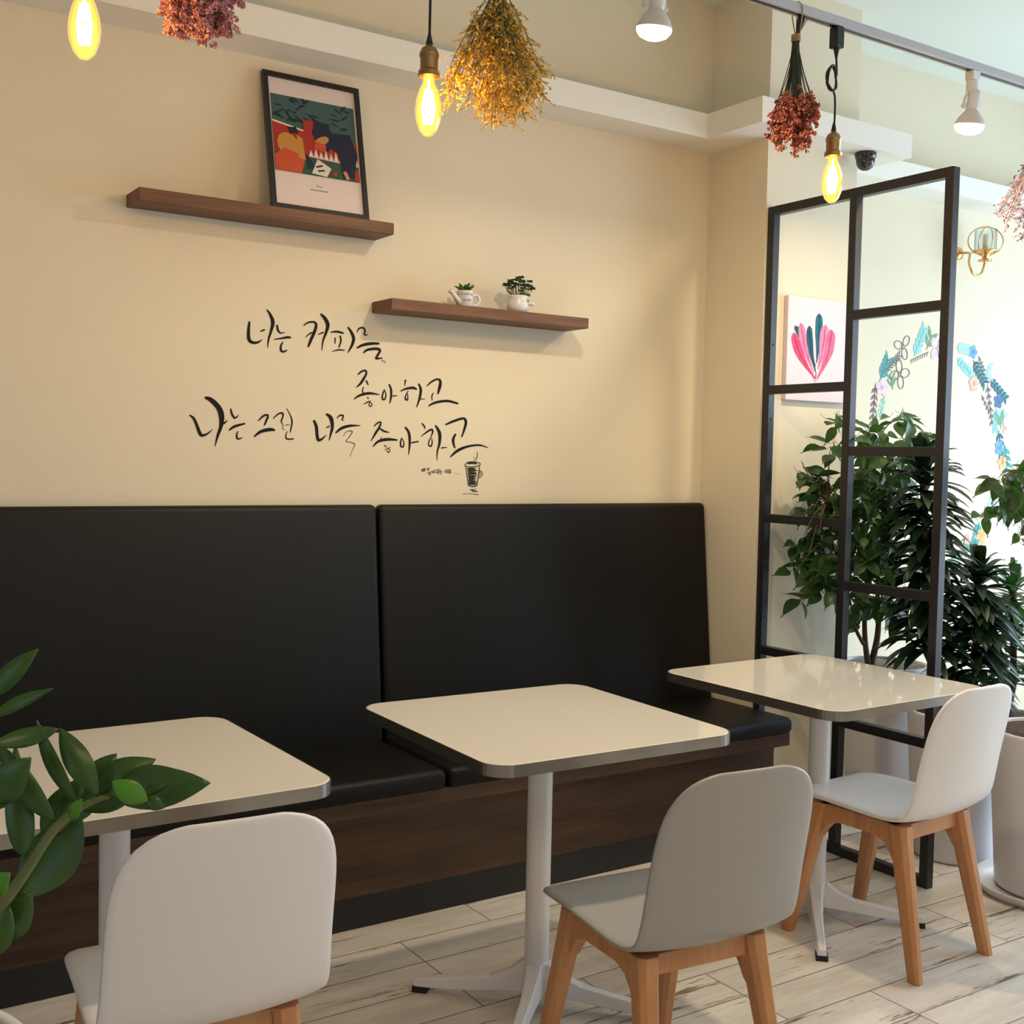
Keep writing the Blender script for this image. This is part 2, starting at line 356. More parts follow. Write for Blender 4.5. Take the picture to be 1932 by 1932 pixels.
blob(.57, .47, .10, .05, 'ochre', .6); poly([(.46, .36), (.60, .32), (.62, .42), (.50, .46)], 'orange'); poly([(.20, .50), (.30, .52), (.27, .60), (.17, .58)], 'dkteal'); poly([(.36, .28), (.42, .2), (.46, .1), (.38, .06)], 'dkteal')
poly([(.42, .02), (.60, 0), (.66, .12), (.5, .22)], 'white'); poly([(.47, .12), (.55, .15), (.56, .13), (.48, .10)], 'dkteal'); poly([(.49, .07), (.57, .09), (.58, .07), (.50, .05)], 'dkteal')
poly([(.84, 0), (.88, .02), (.84, .12), (.80, .10)], 'flesh'); blob(.70, .06, .03, .03, 'red'); poly([(.94, 0), (1, 0), (1, .14), (.95, .14)], 'red')
po = pr.build('print_sheet', pm, FR)
tc_ = bpy.data.curves.new('t', 'FONT'); tc_.body = 'Music'; tc_.size = .009; tc_.align_x = 'CENTER'
to = bpy.data.objects.new('t', tc_); C.objects.link(to); bpy.context.view_layer.update()
me = bpy.data.meshes.new_from_object(to.evaluated_get(bpy.context.evaluated_depsgraph_get())); bpy.data.objects.remove(to)
tb = MB(); tb.add([TM @ V((Wf/2+p.co.x, .0074, .088+p.co.y)) for p in me.vertices], [tuple(f.vertices) for f in me.polygons])
for i in range(11): tb.obox(TM, (Wf/2-.03+.0055*i, .0072, .0755), (Wf/2-.0265+.0055*i, .0079, .0785-.001*(i % 2)))
tb.build('caption_lettering', inkg, FR)
# ------------------------------------------------------------------ potted plants on the lower shelf
def local(o): return V(o)
sz = 1.8887
W1 = thing('watering_can_planter', (2.045, -.095, sz), 'tiny white watering can planter with a spiky succulent at the left of the lower shelf', 'potted plant')
p = V((2.045, -.095, sz)); r = .028
MB().lathe([(r-.002, 0), (r, .002), (r, .052), (r+.001, .054), (r-.003, .054), (r-.004, .046), (.001, .046)], p, 32).build('planter_body', pot_m, W1, smooth=True)
MB().tube([p+V((-.02, -.006, .008)), p+V((-.042, -.010, .03)), p+V((-.058, -.012, .044))], [.012, .008, .007], 12).tube([p+V((-.056, -.012, .042)), p+V((-.064, -.012, .05))], [.007, .0105], 12).build('spout', pot_m, W1, smooth=True)
MB().tube(smooth_pts([p+V((.026, -.006, .042)), p+V((.044, -.008, .042)), p+V((.052, -.01, .026)), p+V((.042, -.008, .010)), p+V((.027, -.006, .008))]), .0048, 10).build('handle', pot_m, W1, smooth=True)
mb = MB(); random.seed(2)
for k in range(13):
    a = k*2.4; t = .35+.5*(k/13); d = V((math.cos(a)*t, math.sin(a)*t, 1.25-t)).normalized(); mb.leaf(p+V((math.cos(a)*.008, math.sin(a)*.008, .046)), p+V((math.cos(a)*.006, math.sin(a)*.006, .046))+d*.038, .015, -V((d.x, d.y, -.6)), .05, .5, 5)
mb.build('succulent', leafz, W1, smooth=True, solid=.003)
def curved_text(body, size, c, rad, z, ang, mat, parent, name):
    tcx = bpy.data.curves.new('t', 'FONT'); tcx.body = body; tcx.size = size; tcx.align_x = 'CENTER'
    t_ = bpy.data.objects.new('t', tcx); C.objects.link(t_); bpy.context.view_layer.update()
    me_ = bpy.data.meshes.new_from_object(t_.evaluated_get(bpy.context.evaluated_depsgraph_get())); bpy.data.objects.remove(t_)
    mb_ = MB(); vv = []
    for q in me_.vertices: a = ang+q.co.x/rad; vv.append((c[0]+math.cos(a)*(rad+.0004), c[1]+math.sin(a)*(rad+.0004), z+q.co.y))
    mb_.add(vv, [tuple(f.vertices) for f in me_.polygons]); return mb_.build(name, mat, parent)
curved_text('LE GARD NO', .0085, p, r, sz+.0385, -PI/2-.25, ink, W1, 'planter_lettering')
curved_text('Jardin', .013, p, r, sz+.018, -PI/2-.2, inkg, W1, 'planter_lettering')
W2 = thing('handled_pot_planter', (2.262, -.09, sz), 'small white pot with one stub handle and a bushy green plant on the lower shelf', 'potted plant')
p = V((2.262, -.09, sz))
MB().lathe([(.026, 0), (.034, .006), (.0385, .02), (.037, .034), (.033, .046), (.034, .052), (.0345, .058), (.031, .06), (.029, .056), (.001, .054)], p, 36).build('planter_body', pot_m, W2, smooth=True)
MB().lathe([(.003, 0), (.0065, .004), (.0075, .018), (.0078, .026), (.005, .031), (.0005, .032)], n=16, M=Matrix.Translation(p+V((.034, -.006, .036))) @ Matrix.Rotation(PI/2, 4, 'Y')).build('stub_handle', pot_m, W2, smooth=True)
MB().lathe([(.0005, .0), (.0045, 0), (.0045, .002), (.0005, .003)], n=14, M=Matrix.Translation(p+V((.027, -.024, .042))) @ Matrix.Rotation(PI/2, 4, 'X') @ Matrix.Rotation(.8, 4, 'Y')).build('button', blackp, W2)
curved_text('X  ---', .007, p, .0365, sz+.034, -PI/2+.15, inkg, W2, 'planter_lettering')
st = MB(); fo = MB(); random.seed(9)
for k in range(32):
    a = k*2.4+.3; rr = .010+.042*math.sqrt(random.random()); h = .135-.7*rr+random.uniform(-.016, .008)-(.02 if k % 2 else 0)
    e = p+V((math.cos(a)*rr*1.12, math.sin(a)*rr*.8, h))
    st.tube(smooth_pts([p+V((math.cos(a)*.008, math.sin(a)*.008, .054)), p+V((math.cos(a)*rr*.9, math.sin(a)*rr*.7, .054+(h-.054)*.45)), e], 3), .0012, 5)
    for j in range(11):
        b = j*2.4; d = V((math.cos(b), math.sin(b), .5-.08*j)).normalized(); fo.leaf(e-V((0, 0, .001)), e+d*.0135, .0095, (0, 0, 1), .1, .3, 3)
st.build('stems', stemz, W2); fo.build('foliage', leafd, W2, solid=.0012)
# ------------------------------------------------------------------ wall calligraphy (traced brush strokes)
WLt = thing('wall_lettering', (1.6, -.001, 1.4), 'handwritten black Korean brush lettering with a small cup drawing on the cream wall', 'lettering')
ZX, ZY, ZS = 340, 560, 1932/620
def strokes(name, S, mat=None, parent=None, cuts=()):
    if cuts:
        c_ = [0]+list(cuts)+[len(S)]
        for a_, b_ in zip(c_, c_[1:]): strokes(name, S[a_:b_], mat, parent)
        return
    mb = MB()
    for s_ in S:
        P = smooth_pts([V((a, b, c)) for a, b, c in s_], 5); k = len(P); vv = []
        for i, q in enumerate(P):
            t = (P[min(i+1, k-1)]-P[max(i-1, 0)]); t.z = 0
            t = t.normalized() if t.length > 1e-5 else V((1, 0, 0)); n = V((-t.y, t.x, 0))*max(q.z*1.1, 1.2)*.5
            for sg in (-1, 1):
                z = q+n*sg; h = at(ZX+z.x/ZS, ZY+z.y/ZS, -.0012); vv.append(h)
        fs_ = [(2*i, 2*i+1, 2*i+3, 2*i+2) for i in range(k-1)]
        mb.add(vv, fs_)
    return mb.build(name, mat or ink, parent or WLt)
strokes('word', [
 [(408,145,10),(402,200,16),(405,250,18),(425,268,16),(455,268,12),(482,252,4)],[(470,205,3),(485,198,9),(500,192,5)],
 [(510,75,6),(530,105,14),(545,150,20),(535,200,14),(520,250,10),(514,300,3)],
 [(570,165,10),(575,195,11),(590,213,8),(614,208,4)],[(550,250,4),(590,245,9),(630,238,13),(652,240,9)],[(605,265,6),(592,290,10),(595,318,12),(612,322,10),(630,312,5)],
 [(725,170,5),(750,152,9),(785,148,11),(800,165,14),(790,205,16),(770,250,16),(752,295,10)],[(735,240,3),(765,215,8),(795,210,6)],[(810,222,4),(835,212,8),(845,210,5)],
 [(825,100,8),(850,125,18),(868,165,20),(858,210,14),(840,260,9),(833,318,3)],
 [(885,208,5),(925,205,12),(962,215,8)],[(912,240,7),(910,275,5)],[(940,228,8),(945,260,9),(932,300,6)],[(892,322,3),(930,312,8),(968,314,5)],
 [(985,178,8),(1005,205,14),(1020,245,16),(1010,285,14),(985,330,4)],
 [(1040,210,4),(1050,188,8),(1075,182,9),(1088,200,8),(1082,218,8),(1092,226,7),(1102,220,4)],[(1038,302,8),(1070,285,14),(1120,275,16),(1172,275,10)],
 [(1078,330,7),(1100,312,13),(1150,305,15),(1175,315,13),(1160,345,12),(1152,362,11),(1170,362,9),(1188,358,4)],[(1188,358,3),(1188,378,3),(1200,378,3),(1208,392,2)]], cuts=(6,))
strokes('word', [
 [(1045,458,6),(1065,440,10),(1088,433,10),(1095,450,10),(1080,480,13),(1060,510,12),(1036,532,5)],[(1092,490,6),(1100,505,8),(1107,520,3)],[(1078,530,5),(1072,555,6),(1080,568,5)],
 [(1022,602,5),(1055,580,12),(1110,567,14),(1172,575,4)],[(1100,588,5),(1108,600,6)],[(1078,632,3),(1100,620,7),(1122,612,4)],[(1118,618,5),(1110,633,5),(1118,645,5),(1128,635,5),(1120,620,4)],
 [(1202,545,6),(1190,575,8),(1190,600,9),(1203,602,8),(1210,575,6),(1203,550,4)],[(1228,512,7),(1240,545,11),(1240,590,11),(1232,628,4)],[(1250,583,8),(1278,580,3)],
 [(1325,487,9),(1320,522,4)],[(1295,555,5),(1330,540,11),(1370,535,14),(1392,545,7)],[(1342,552,5),(1328,575,5),(1324,600,8),(1337,606,7),(1338,580,5),(1332,562,3)],[(1402,510,8),(1415,545,13),(1408,595,12),(1390,650,5)],[(1412,600,5),(1440,602,3)],
 [(1450,525,5),(1480,498,10),(1515,484,10),(1530,498,14),(1525,535,16),(1515,572,7)],[(1488,565,6),(1480,585,6),(1482,610,4)],[(1460,642,7),(1500,622,13),(1570,612,13),(1635,628,10)]])
strokes('word', [
 [(55,695,7),(80,715,13),(100,760,16),(115,800,18),(130,815,15),(160,805,9),(190,780,3)],[(145,592,12),(180,605,24),(225,650,28),(243,700,30),(240,760,20),(220,820,13),(205,880,3)],[(248,750,8),(265,738,9),(280,725,3)],
 [(297,658,8),(305,690,11),(322,712,10),(345,695,3)],[(288,785,8),(320,762,14),(382,745,8)],[(340,790,5),(332,815,9),(340,835,9),(368,828,4)],
 [(458,730,5),(490,700,11),(515,695,9),(512,715,11),(495,755,8)],[(435,822,8),(475,792,16),(530,780,18),(558,785,9)],
 [(548,715,5),(575,690,8),(600,683,9),(605,700,8),(595,730,7),(600,745,4),(607,760,3),(600,770,3),(615,782,3)],[(625,655,3),(645,690,5),(658,730,8),(652,775,7),(646,800,3)],[(618,755,3),(640,750,4)],[(630,790,3),(622,815,6),(628,835,8),(668,835,6)],
 [(785,725,11),(800,760,16),(805,810,16),(812,840,16),(830,838,12),(860,812,3)],[(858,770,5),(880,760,7)],[(858,688,9),(885,710,20),(895,760,16),(885,810,10),(875,845,3)],
 [(920,715,4),(940,697,8),(960,700,8),(952,722,6),(965,725,3)],[(915,800,8),(950,772,15),(1000,758,13),(1060,757,3)],[(960,822,2),(975,795,3),(1005,788,4),(1010,800,4),(985,835,3),(975,850,3),(1005,855,3),(1024,864,4),(1024,880,3),(1010,910,2),(998,940,2)],
 [(1140,762,5),(1160,742,8),(1180,737,7),(1172,765,11),(1150,800,12),(1122,848,4)],[(1175,775,8),(1200,790,10),(1230,797,4)],[(1185,825,5),(1177,842,3)],[(1133,882,5),(1165,850,13),(1220,838,16),(1278,842,7)],[(1200,872,6),(1215,885,3)],[(1200,900,3),(1235,885,4)],[(1215,903,5),(1226,915,5),(1235,902,4),(1222,892,3)],
 [(1303,828,5),(1296,855,8),(1299,880,8),(1313,880,7),(1315,855,5),(1305,832,3)],[(1322,765,9),(1345,800,13),(1350,860,12),(1343,930,3)],[(1360,858,8),(1402,850,7)],
 [(1420,742,5),(1435,760,8),(1440,778,3)],[(1415,822,3),(1450,795,9),(1478,780,10),(1485,795,8),(1475,820,5)],[(1478,820,4),(1465,845,6),(1460,870,6),(1475,878,8),(1482,855,6),(1478,828,3)],[(1500,755,8),(1525,800,17),(1525,860,13),(1512,910,8),(1510,960,3)],[(1535,888,8),(1570,885,3)],
 [(1560,752,8),(1610,730,13),(1665,715,12),(1680,735,14),(1672,775,12),(1655,825,7)],[(1620,805,9),(1605,840,14),(1612,880,9),(1620,888,4)],[(1588,942,6),(1630,905,15),(1690,880,12),(1760,872,9),(1812,888,3)]], cuts=(6, 12, 18))
ht = [[(1418,1016,3),(1445,1012,3)],[(1418,1024,3),(1443,1020,3)],[(1428,1008,3),(1424,1028,3)],[(1438,1006,3),(1434,1028,3)],
 [(1448,1010,3),(1464,1008,3),(1452,1022,3)],[(1457,1015,3),(1466,1024,2)],[(1453,1036,3),(1482,1028,3)],[(1468,1036,3),(1463,1044,3),(1472,1046,3),(1472,1038,2)],
 [(1486,1022,2),(1482,1032,3),(1488,1034,3),(1489,1024,2)],[(1494,1016,3),(1494,1040,3)],[(1494,1029,2),(1500,1028,2)],
 [(1502,1020,3),(1516,1017,3)],[(1508,1012,2),(1512,1014,2)],[(1509,1024,2),(1505,1033,3),(1512,1034,3),(1512,1026,2)],[(1520,1012,3),(1518,1042,3)],[(1519,1028,2),(1525,1027,2)],
 [(1528,1014,2),(1528,1024,3),(1538,1022,2)],[(1524,1032,3),(1542,1029,3)],[(1530,1034,2),(1530,1042,3),(1540,1040,2)],
 [(1562,1016,3),(1556,1026,3),(1562,1034,3),(1567,1026,3),(1563,1017,2)],[(1574,1012,3),(1572,1038,3)],
 [(1585,1014,3),(1580,1020,3),(1585,1026,3),(1590,1020,3),(1585,1014,2)],[(1576,1031,3),(1596,1030,3)],[(1582,1032,3),(1580,1041,2)],[(1589,1032,3),(1589,1041,2)],
 [(1618,1036,1.4),(1626,1040,1.4)],[(1630,1041,1.4),(1642,1042,1.4)]]
strokes('hashtag_text', ht, cuts=(18, len(ht)-2))
cup = [[(1672,990,4),(1690,974,5),(1718,970,5),(1750,974,4),(1766,984,4),(1745,996,5),(1710,1000,5),(1680,996,4),(1672,990,4)],[(1690,980,8),(1720,976,12),(1745,982,7)],
 [(1680,998,4),(1686,1050,4),(1695,1108,4)],[(1760,994,4),(1754,1050,5),(1745,1110,4)],[(1758,1020,4),(1774,1030,4),(1774,1050,4),(1756,1066,4)],[(1760,1030,3),(1766,1040,3),(1758,1056,3)],
 [(1745,910,2),(1748,935,4),(1736,965,3)],[(1728,940,2),(1731,965,2)],[(1700,1134,3),(1742,1130,2)],[(1712,1138,8),(1732,1142,7),(1748,1146,4)],[(1660,1160,2),(1700,1157,2),(1755,1163,3)],[(1695,1108,5),(1720,1116,6),(1745,1110,4)]]
random.seed(3)
for k in range(17):
    y = 1008+6*k; cup.append([(1688+k*.5+random.uniform(-3, 3), y, 3.5), (1715, y+random.uniform(-2, 2), 6.5), (1742-k*.3+random.uniform(-8, 8), y+random.uniform(-3, 3), 3)])
strokes('cup_drawing', cup, M('charcoal_cup_ink', (62, 56, 52), .8, spec=.1))
# ------------------------------------------------------------------ tables
def rrect(s, r, z, n=8):
    out_ = []
    for cx, cy_, a0 in ((s-r, s-r, 0), (-s+r, s-r, PI/2), (-s+r, -s+r, PI), (s-r, -s+r, 1.5*PI)):
        for k in range(n+1):
            a = a0+PI/2*k/n; out_.append((cx+r*math.cos(a), cy_+r*math.sin(a), z))
    return out_
def ring(mb, loops, cap0=True, cap1=True):
    n = len(loops[0]); vv = [p for l in loops for p in l]; f = []
    for i in range(len(loops)-1):
        for k in range(n): f.append((i*n+k, i*n+(k+1) % n, (i+1)*n+(k+1) % n, (i+1)*n+k))
    if cap0: f.append(tuple(range(n))[::-1])
    if cap1: f.append(tuple((len(loops)-1)*n+k for k in range(n)))
    return mb.add(vv, f)
def make_table(label):
    T = thing('cafe_table', (0, 0, 0), label, 'table', 'square white cafe tables')
    H = .735; s = .3465; r = .062
    ring(MB(), [rrect(s-.002, r, H-.026), rrect(s-.002, r, H-.0006), rrect(s-.004, r, H)]).build('tabletop', lam, T)
    ring(MB(), [rrect(s-.0025, r, H-.0275), rrect(s, r, H-.0275), rrect(s, r, H-.0008), rrect(s-.0015, r, H-.0006)], False, False).build('edge_band', steel, T)
    MB().box((-.12, -.12, H-.034), (.12, .12, H-.0262)).build('mounting_plate', rubber, T)
    MB().lathe([(.031, .112), (.031, H-.033)], n=32).build('pole', whitemetal, T, smooth=False)
    T_ = [x for x in bpy.data.objects if x.parent is T][-1]
    T_.data.polygons.foreach_set('use_smooth', [len(f.vertices) == 4 for f in T_.data.polygons])
    MB().lathe([(.02, .035), (.036, .05), (.038, .09), (.034, .116), (.031, .12)], n=24).build('foot_hub', whitemetal, T, smooth=True)
    for k in range(4):
        a = PI/4+k*PI/2; Mx = Matrix.Rotation(a, 4, 'Z'); mb = MB()
        top = [(.0, .122), (.035, .116), (.07, .088), (.12, .066), (.20, .052), (.322, .034)]
        bot = [(.0, .04), (.035, .04), (.07, .036), (.12, .030), (.20, .02), (.322, .012)]
        vv = []; f = []; n = len(top)
        for (x, zt), (_, zb), hw in zip(top, bot, (.024, .026, .022, .019, .017, .014)):
            vv += [Mx @ V((x, -hw*.75, zt)), Mx @ V((x, hw*.75, zt)), Mx @ V((x, hw, zb)), Mx @ V((x, -hw, zb))]
        for i in range(n-1):
            for j in range(4): f.append((4*i+j, 4*i+(j+1) % 4, 4*i+4+(j+1) % 4, 4*i+4+j))
        f += [(3, 2, 1, 0), (4*n-4, 4*n-3, 4*n-2, 4*n-1)]
        lg = mb.add(vv, f).build('leg', whitemetal, T, bevel=.004, seg=3)
        MB().obox(Mx, (.284, -.0165, 0), (.3235, .0165, .0155)).build('foot_pad', rubber, lg)
    return T
t2 = make_table('white square cafe table in the middle, with the grey chair pulled up to it')
t2.location = (1.670, -1.132, 0); t2.rotation_euler.z = -.028
t1 = copy_tree(t2); t1['label'] = 'white square cafe table at the far left, partly behind the green leafy branch'; t1.location = (.640, -1.068, 0); t1.rotation_euler.z = .0107
t3 = copy_tree(t2); t3['label'] = 'white square cafe table at the right, beside the black metal divider'; t3.location = (2.728, -1.098, 0); t3.rotation_euler.z = .019
# ------------------------------------------------------------------ chairs
def make_chair(label, mat):
    K = thing('shell_chair', (0, 0, 0), label, 'chair', 'moulded shell chairs with beech legs')
    # (y, z, half width, lateral lift up, lateral wrap forward)
    prof = [(.226, .406, .120, .000, 0), (.224, .413, .148, .000, 0), (.216, .417, .167, .000, 0), (.198, .420, .181, .001, 0), (.15, .422, .188, .005, 0), (.06, .417, .189, .010, 0), (-.04, .411, .196, .014, 0), (-.12, .409, .200, .016, .002),
            (-.170, .416, .202, .016, .005), (-.203, .434, .202, .012, .013), (-.224, .464, .200, .005, .021), (-.240, .52, .197, 0, .027), (-.253, .58, .196, 0, .030), (-.266, .64, .195, 0, .030), (-.276, .69, .192, 0, .028), (-.284, .735, .181, 0, .023), (-.289, .768, .158, 0, .015), (-.292, .789, .124, 0, .009), (-.293, .799, .075, 0, .004)]
    n = 12; vv = []; f = []
    for y, z, hw, up_, wr in prof:
        for k in range(n+1):
            t = -1+2*k/n; a = abs(t)**2.2; vv.append((hw*t, y+wr*a, z+up_*a))
    for i in range(len(prof)-1):
        for k in range(n): f.append((i*(n+1)+k, i*(n+1)+k+1, (i+1)*(n+1)+k+1, (i+1)*(n+1)+k))
    MB().add(vv, f).build('seat_shell', mat, K, smooth=True, solid=.013, subd=1)
    for sx_ in (-1, 1):
        for (ty, by) in ((.125, .212), (-.135, -.222)):
            tx, bx_ = .136*sx_, .168*sx_; rr = [.031, .028, .023, .019]; zz = [.404, .35, .15, 0]; vv = []; f = []
            for q, z in zip(rr, zz):
                t = 1-z/.404; x = tx+(bx_-tx)*t; y = ty+(by-ty)*t; c = q*.55
                for dx, dy in ((q, -c), (q, c), (c, q), (-c, q), (-q, c), (-q, -c), (-c, -q), (c, -q)): vv.append((x+dx*.85, y+dy, z))
            m_ = 8
            for i in range(3):
                for k in range(m_): f.append((i*m_+k, (i+1)*m_+k, (i+1)*m_+(k+1) % m_, i*m_+(k+1) % m_))
            f += [tuple(range(m_)), tuple(range(3*m_, 4*m_))[::-1]]
            MB().add(vv, f).build('leg', oak, K, bevel=.002)
        # side apron with the curved shoulders running into the legs
        xs = .139*sx_; prf = [(-.135, .404), (.125, .404), (.152, .28), (.122, .30), (.106, .325), (.086, .348), (.055, .360), (-.065, .360), (-.096, .348), (-.116, .325), (-.132, .30), (-.162, .28)]
        vv = [(xs-.016, y, z) for y, z in prf]+[(xs+.016, y, z) for y, z in prf]; k = len(prf)
        MB().add(vv, [tuple(range(k)), tuple(range(k, 2*k))[::-1]]+[(i, k+i, k+(i+1) % k, (i+1) % k) for i in range(k)]).build('side_apron', oak, K, bevel=.002)
    for y in (.122, -.138): MB().box((-.15, y-.012, .358), (.15, y+.012, .402)).build('cross_rail', oak, K, bevel=.002)
    return K
ch2 = make_chair('grey plastic shell chair with beech legs at the middle cafe table', shellg)
ch2.location = (1.645, -1.625, 0); ch2.rotation_euler.z = -.09
ch1 = copy_tree(ch2); ch1['label'] = 'white shell chair seen from behind at the far left cafe table'
ch1.location = (.674, -1.432, 0); ch1.rotation_euler.z = -.05
ch3 = copy_tree(ch2); ch3['label'] = 'white shell chair with all beech legs in view at the right cafe table'
ch3.location = (2.772, -1.322, 0); ch3.rotation_euler.z = .06
for c_ in (ch1, ch3):
    for x in bpy.data.objects:
        if x.parent is c_ and x.name.startswith('seat_shell'):
            x.data = x.data.copy(); x.data.materials.clear(); x.data.materials.append(shellw)
# ------------------------------------------------------------------ black metal divider
DX = 3.2305; PW = .032
D = thing('metal_divider', (DX, -.72, 0), 'tall black steel grid divider standing out from the pillar beside the right table', 'room divider')
yA, yM, yB, DZ = -.3205, -.709, -1.127, 2.344
def post(y): MB().box((DX, y, 0), (DX+PW, y+PW, DZ)).build('post', blackmetal, D, bevel=.0015)
post(yA-PW); post(yM-PW); post(yB)
yM0, yM1 = yM, yM-PW
for z in (DZ-PW, 0.0): MB().box((DX, yM0, z), (DX+PW, yA-PW, z+PW)).build('rail', blackmetal, D, bevel=.0012); MB().box((DX, yB+PW, z), (DX+PW, yM1, z+PW)).build('rail', blackmetal, D, bevel=.0012)
for z in (1.676, 1.1925, .69): MB().box((DX, yM0, z-PW), (DX+PW, yA-PW, z)).build('rail', blackmetal, D, bevel=.0012)
for z in (1.922, 1.449, .976, .492): MB().box((DX, yB+PW, z-PW), (DX+PW, yM1, z)).build('rail', blackmetal, D, bevel=.0012)
for z in (1.83, 1.55, 1.08, .95, .8): MB().lathe([(.004, 0), (.004, .0012), (.0005, .002)], n=10, M=Matrix.Translation((DX+PW/2, yA-PW-.0002, z)) @ Matrix.Rotation(PI/2, 4, 'X')).build('screw', rubber, D)
# ------------------------------------------------------------------ feather canvas on the pillar
Y0 = PY-.022
FC = thing('feather_canvas', (3.5, PY-.001, 1.83), 'pale canvas painting of pink and teal feathers hanging on the pillar', 'painting')
cz = [at(1487, 557, Y0), at(1594, 569, Y0), at(1590, 760, Y0), at(1483, 755, Y0)]
x0c = (cz[0].x+cz[3].x)/2; x1c = 3.675; z1c = (cz[0].z+cz[1].z)/2; z0c = (cz[2].z+cz[3].z)/2
MB().box((x0c, Y0, z0c), (x1c, PY-.0006, z1c)).build('canvas', M('pale_lilac_canvas', (226, 214, 222), .8, spec=.1), FC, bevel=.003)
def feather(base, tip, wz, col, bend, name='feather', lay_=0):
    fx, fy_, fs_ = 1380, 540, 3.449
    b = V((base[0], base[1], 0)); t = V((tip[0], tip[1], 0)); a = t-b; n = V((-a.y, a.x, 0)).normalized(); N = 16; mb = MB(); vv = []
    for i in range(N+1):
        q = i/N; wd = wz*.44*(.12+.88*min(1, q*1.7)**1.2)*math.sqrt(max(0., 1-max(0, (q-.80)/.2)**2)) if q < 1 else .01
        c = b+a*q+n*bend*math.sin(PI*q)
        for j in (-1, -.15, .15, 1): p_ = c+n*wd*j; vv.append(at(fx+p_.x/fs_, fy_+p_.y/fs_, Y0-.0006-.00015*lay_))
    f = [(4*i+j, 4*i+j+1, 4*i+5+j, 4*i+4+j) for i in range(N) for j in range(3)]; b0 = mb.add(vv, f)
    mb.m = [(1 if k % 3 == 1 else 0) for k in range(len(f))]
    return mb.build(name, [M('feather_paint', col, .7, var=.3, scale=70, spec=.1, stretch=(1, 1, .3)), M('feather_quill', tuple(int(x*.72) for x in col), .7, spec=.1)], FC)
for i, a in enumerate([((548, 520), (412, 255), 46, (50, 96, 116), 12), ((535, 560), (452, 236), 52, (232, 132, 172), -14), ((545, 600), (404, 300), 62, (232, 82, 122), -22), ((555, 500), (572, 175), 52, (46, 104, 126), 4), ((565, 540), (612, 250), 66, (238, 138, 176), 8), ((560, 600), (652, 280), 70, (236, 112, 150), 22), ((550, 560), (508, 255), 44, (48, 88, 112), -12)]):
    feather(a[0], a[1], a[2], a[3], a[4], lay_=i)
for i, a in enumerate([((540, 628), (528, 560), 5, (226, 84, 116)), ((546, 628), (552, 560), 5, (130, 70, 110)), ((550, 628), (575, 570), 5, (226, 96, 130))]): feather(a[0], a[1], a[2], a[3], 0, 'feather_stem', 8+i)
# ------------------------------------------------------------------ painted wreath on the wall
WR = thing('wreath_mural', (4.72, -.001, 1.42), 'painted round wreath of pastel leaves and flowers on the white wall behind the divider', 'wall mural')
wc = {k: M('mural_'+k, tuple(int(x+(250-x)*.12) for x in c), .8, spec=.1, var=.15, scale=40) for k, c in dict(teal=(70, 148, 148), aqua=(130, 200, 205), mint=(160, 205, 188), dteal=(50, 104, 116), green=(112, 150, 126), pink=(226, 196, 216), mauve=(120, 104, 116), blue=(110, 158, 214), navy=(78, 108, 150), peach=(240, 180, 158), orange=(240, 176, 120), grey=(110, 112, 118), rose=(232, 140, 150)).items()}
wmb = {k: MB() for k in wc}
wl = [0]
def mleaf(u, v, ang, L, wd, k):
    wl[0] += 1; c = at(u, v, -.001-.00001*(wl[0] % 90)); a = V((math.cos(ang), 0, math.sin(ang))); wmb[k].leaf(c-a*L/2, c+a*L/2, wd, (0, -1, 0), 0, 0, 6)
def mflow(u, v, r_, k, n=5, rot=0., outline=False):
    c = at(u, v, -.0022); mb = MB()
    for j in range(n):
        a = rot+2*PI*j/n; d = V((math.cos(a), 0, math.sin(a)))
        if outline:
            q = []
            for i in range(17):
                t = i/16; s_ = math.sin(PI*t)*(1 if True else 0); ph = 2*PI*t
                q.append(c+d*(r_*.55+r_*.45*math.cos(ph+PI))+V((-d.z, 0, d.x))*(r_*.30*math.sin(ph)))
            mb.tube(q, .0016, 4)
        else: mb.leaf(c, c+d*r_, r_*.75, (0, -1, 0), 0, 0, 6, peak=.6)
    for j in range(6):
        a = rot+j; mb.leaf(c+V((math.cos(a), 0, math.sin(a)))*r_*.08-V((0, .0004, 0)), c+V((math.cos(a), 0, math.sin(a)))*r_*.26-V((0, .0004, 0)), .004, (0, -1, 0), 0, 0, 2, mi=1)
    mb.build('flower', [wc[k], wc['grey']], WR)
def branch(u0, v0, u1, v1, n, L, wd, k, side=1):
    L *= 1.05
    a = at(u0, v0, -.0015); b = at(u1, v1, -.0015); d = b-a; ang = math.atan2(d.z, d.x)
    wmb[k].tube([a, b], .0018, 4)
    for i in range(n):
        t = (i+.5)/n; p_ = a+d*t
        for s_ in ((1, -1) if side == 1 else (side,)):
            an = ang+s_*.7; c = p_+V((math.cos(an), 0, math.sin(an)))*L*.5; wl[0] += 1
            e = V((math.cos(an), 0, math.sin(an))); c.y = -.001-.00001*(wl[0] % 90); wmb[k].leaf(c-e*L/2, c+e*L/2, wd, (0, -1, 0), 0, 0, 5)
branch(1661, 716, 1676, 678, 5, .05, .016, 'teal'); branch(1672, 699, 1698, 670, 7, .03, .008, 'grey'); branch(1652, 725, 1646, 800, 6, .035, .013, 'mauve'); branch(1669, 748, 1660, 785, 4, .026, .017, 'mint')
branch(1684, 735, 1682, 712, 2, .05, .014, 'green'); branch(1725, 672, 1745, 620, 5, .045, .02, 'aqua'); branch(1748, 660, 1758, 632, 2, .06, .022, 'green'); branch(1718, 680, 1752, 664, 8, .02, .005, 'grey', -3)
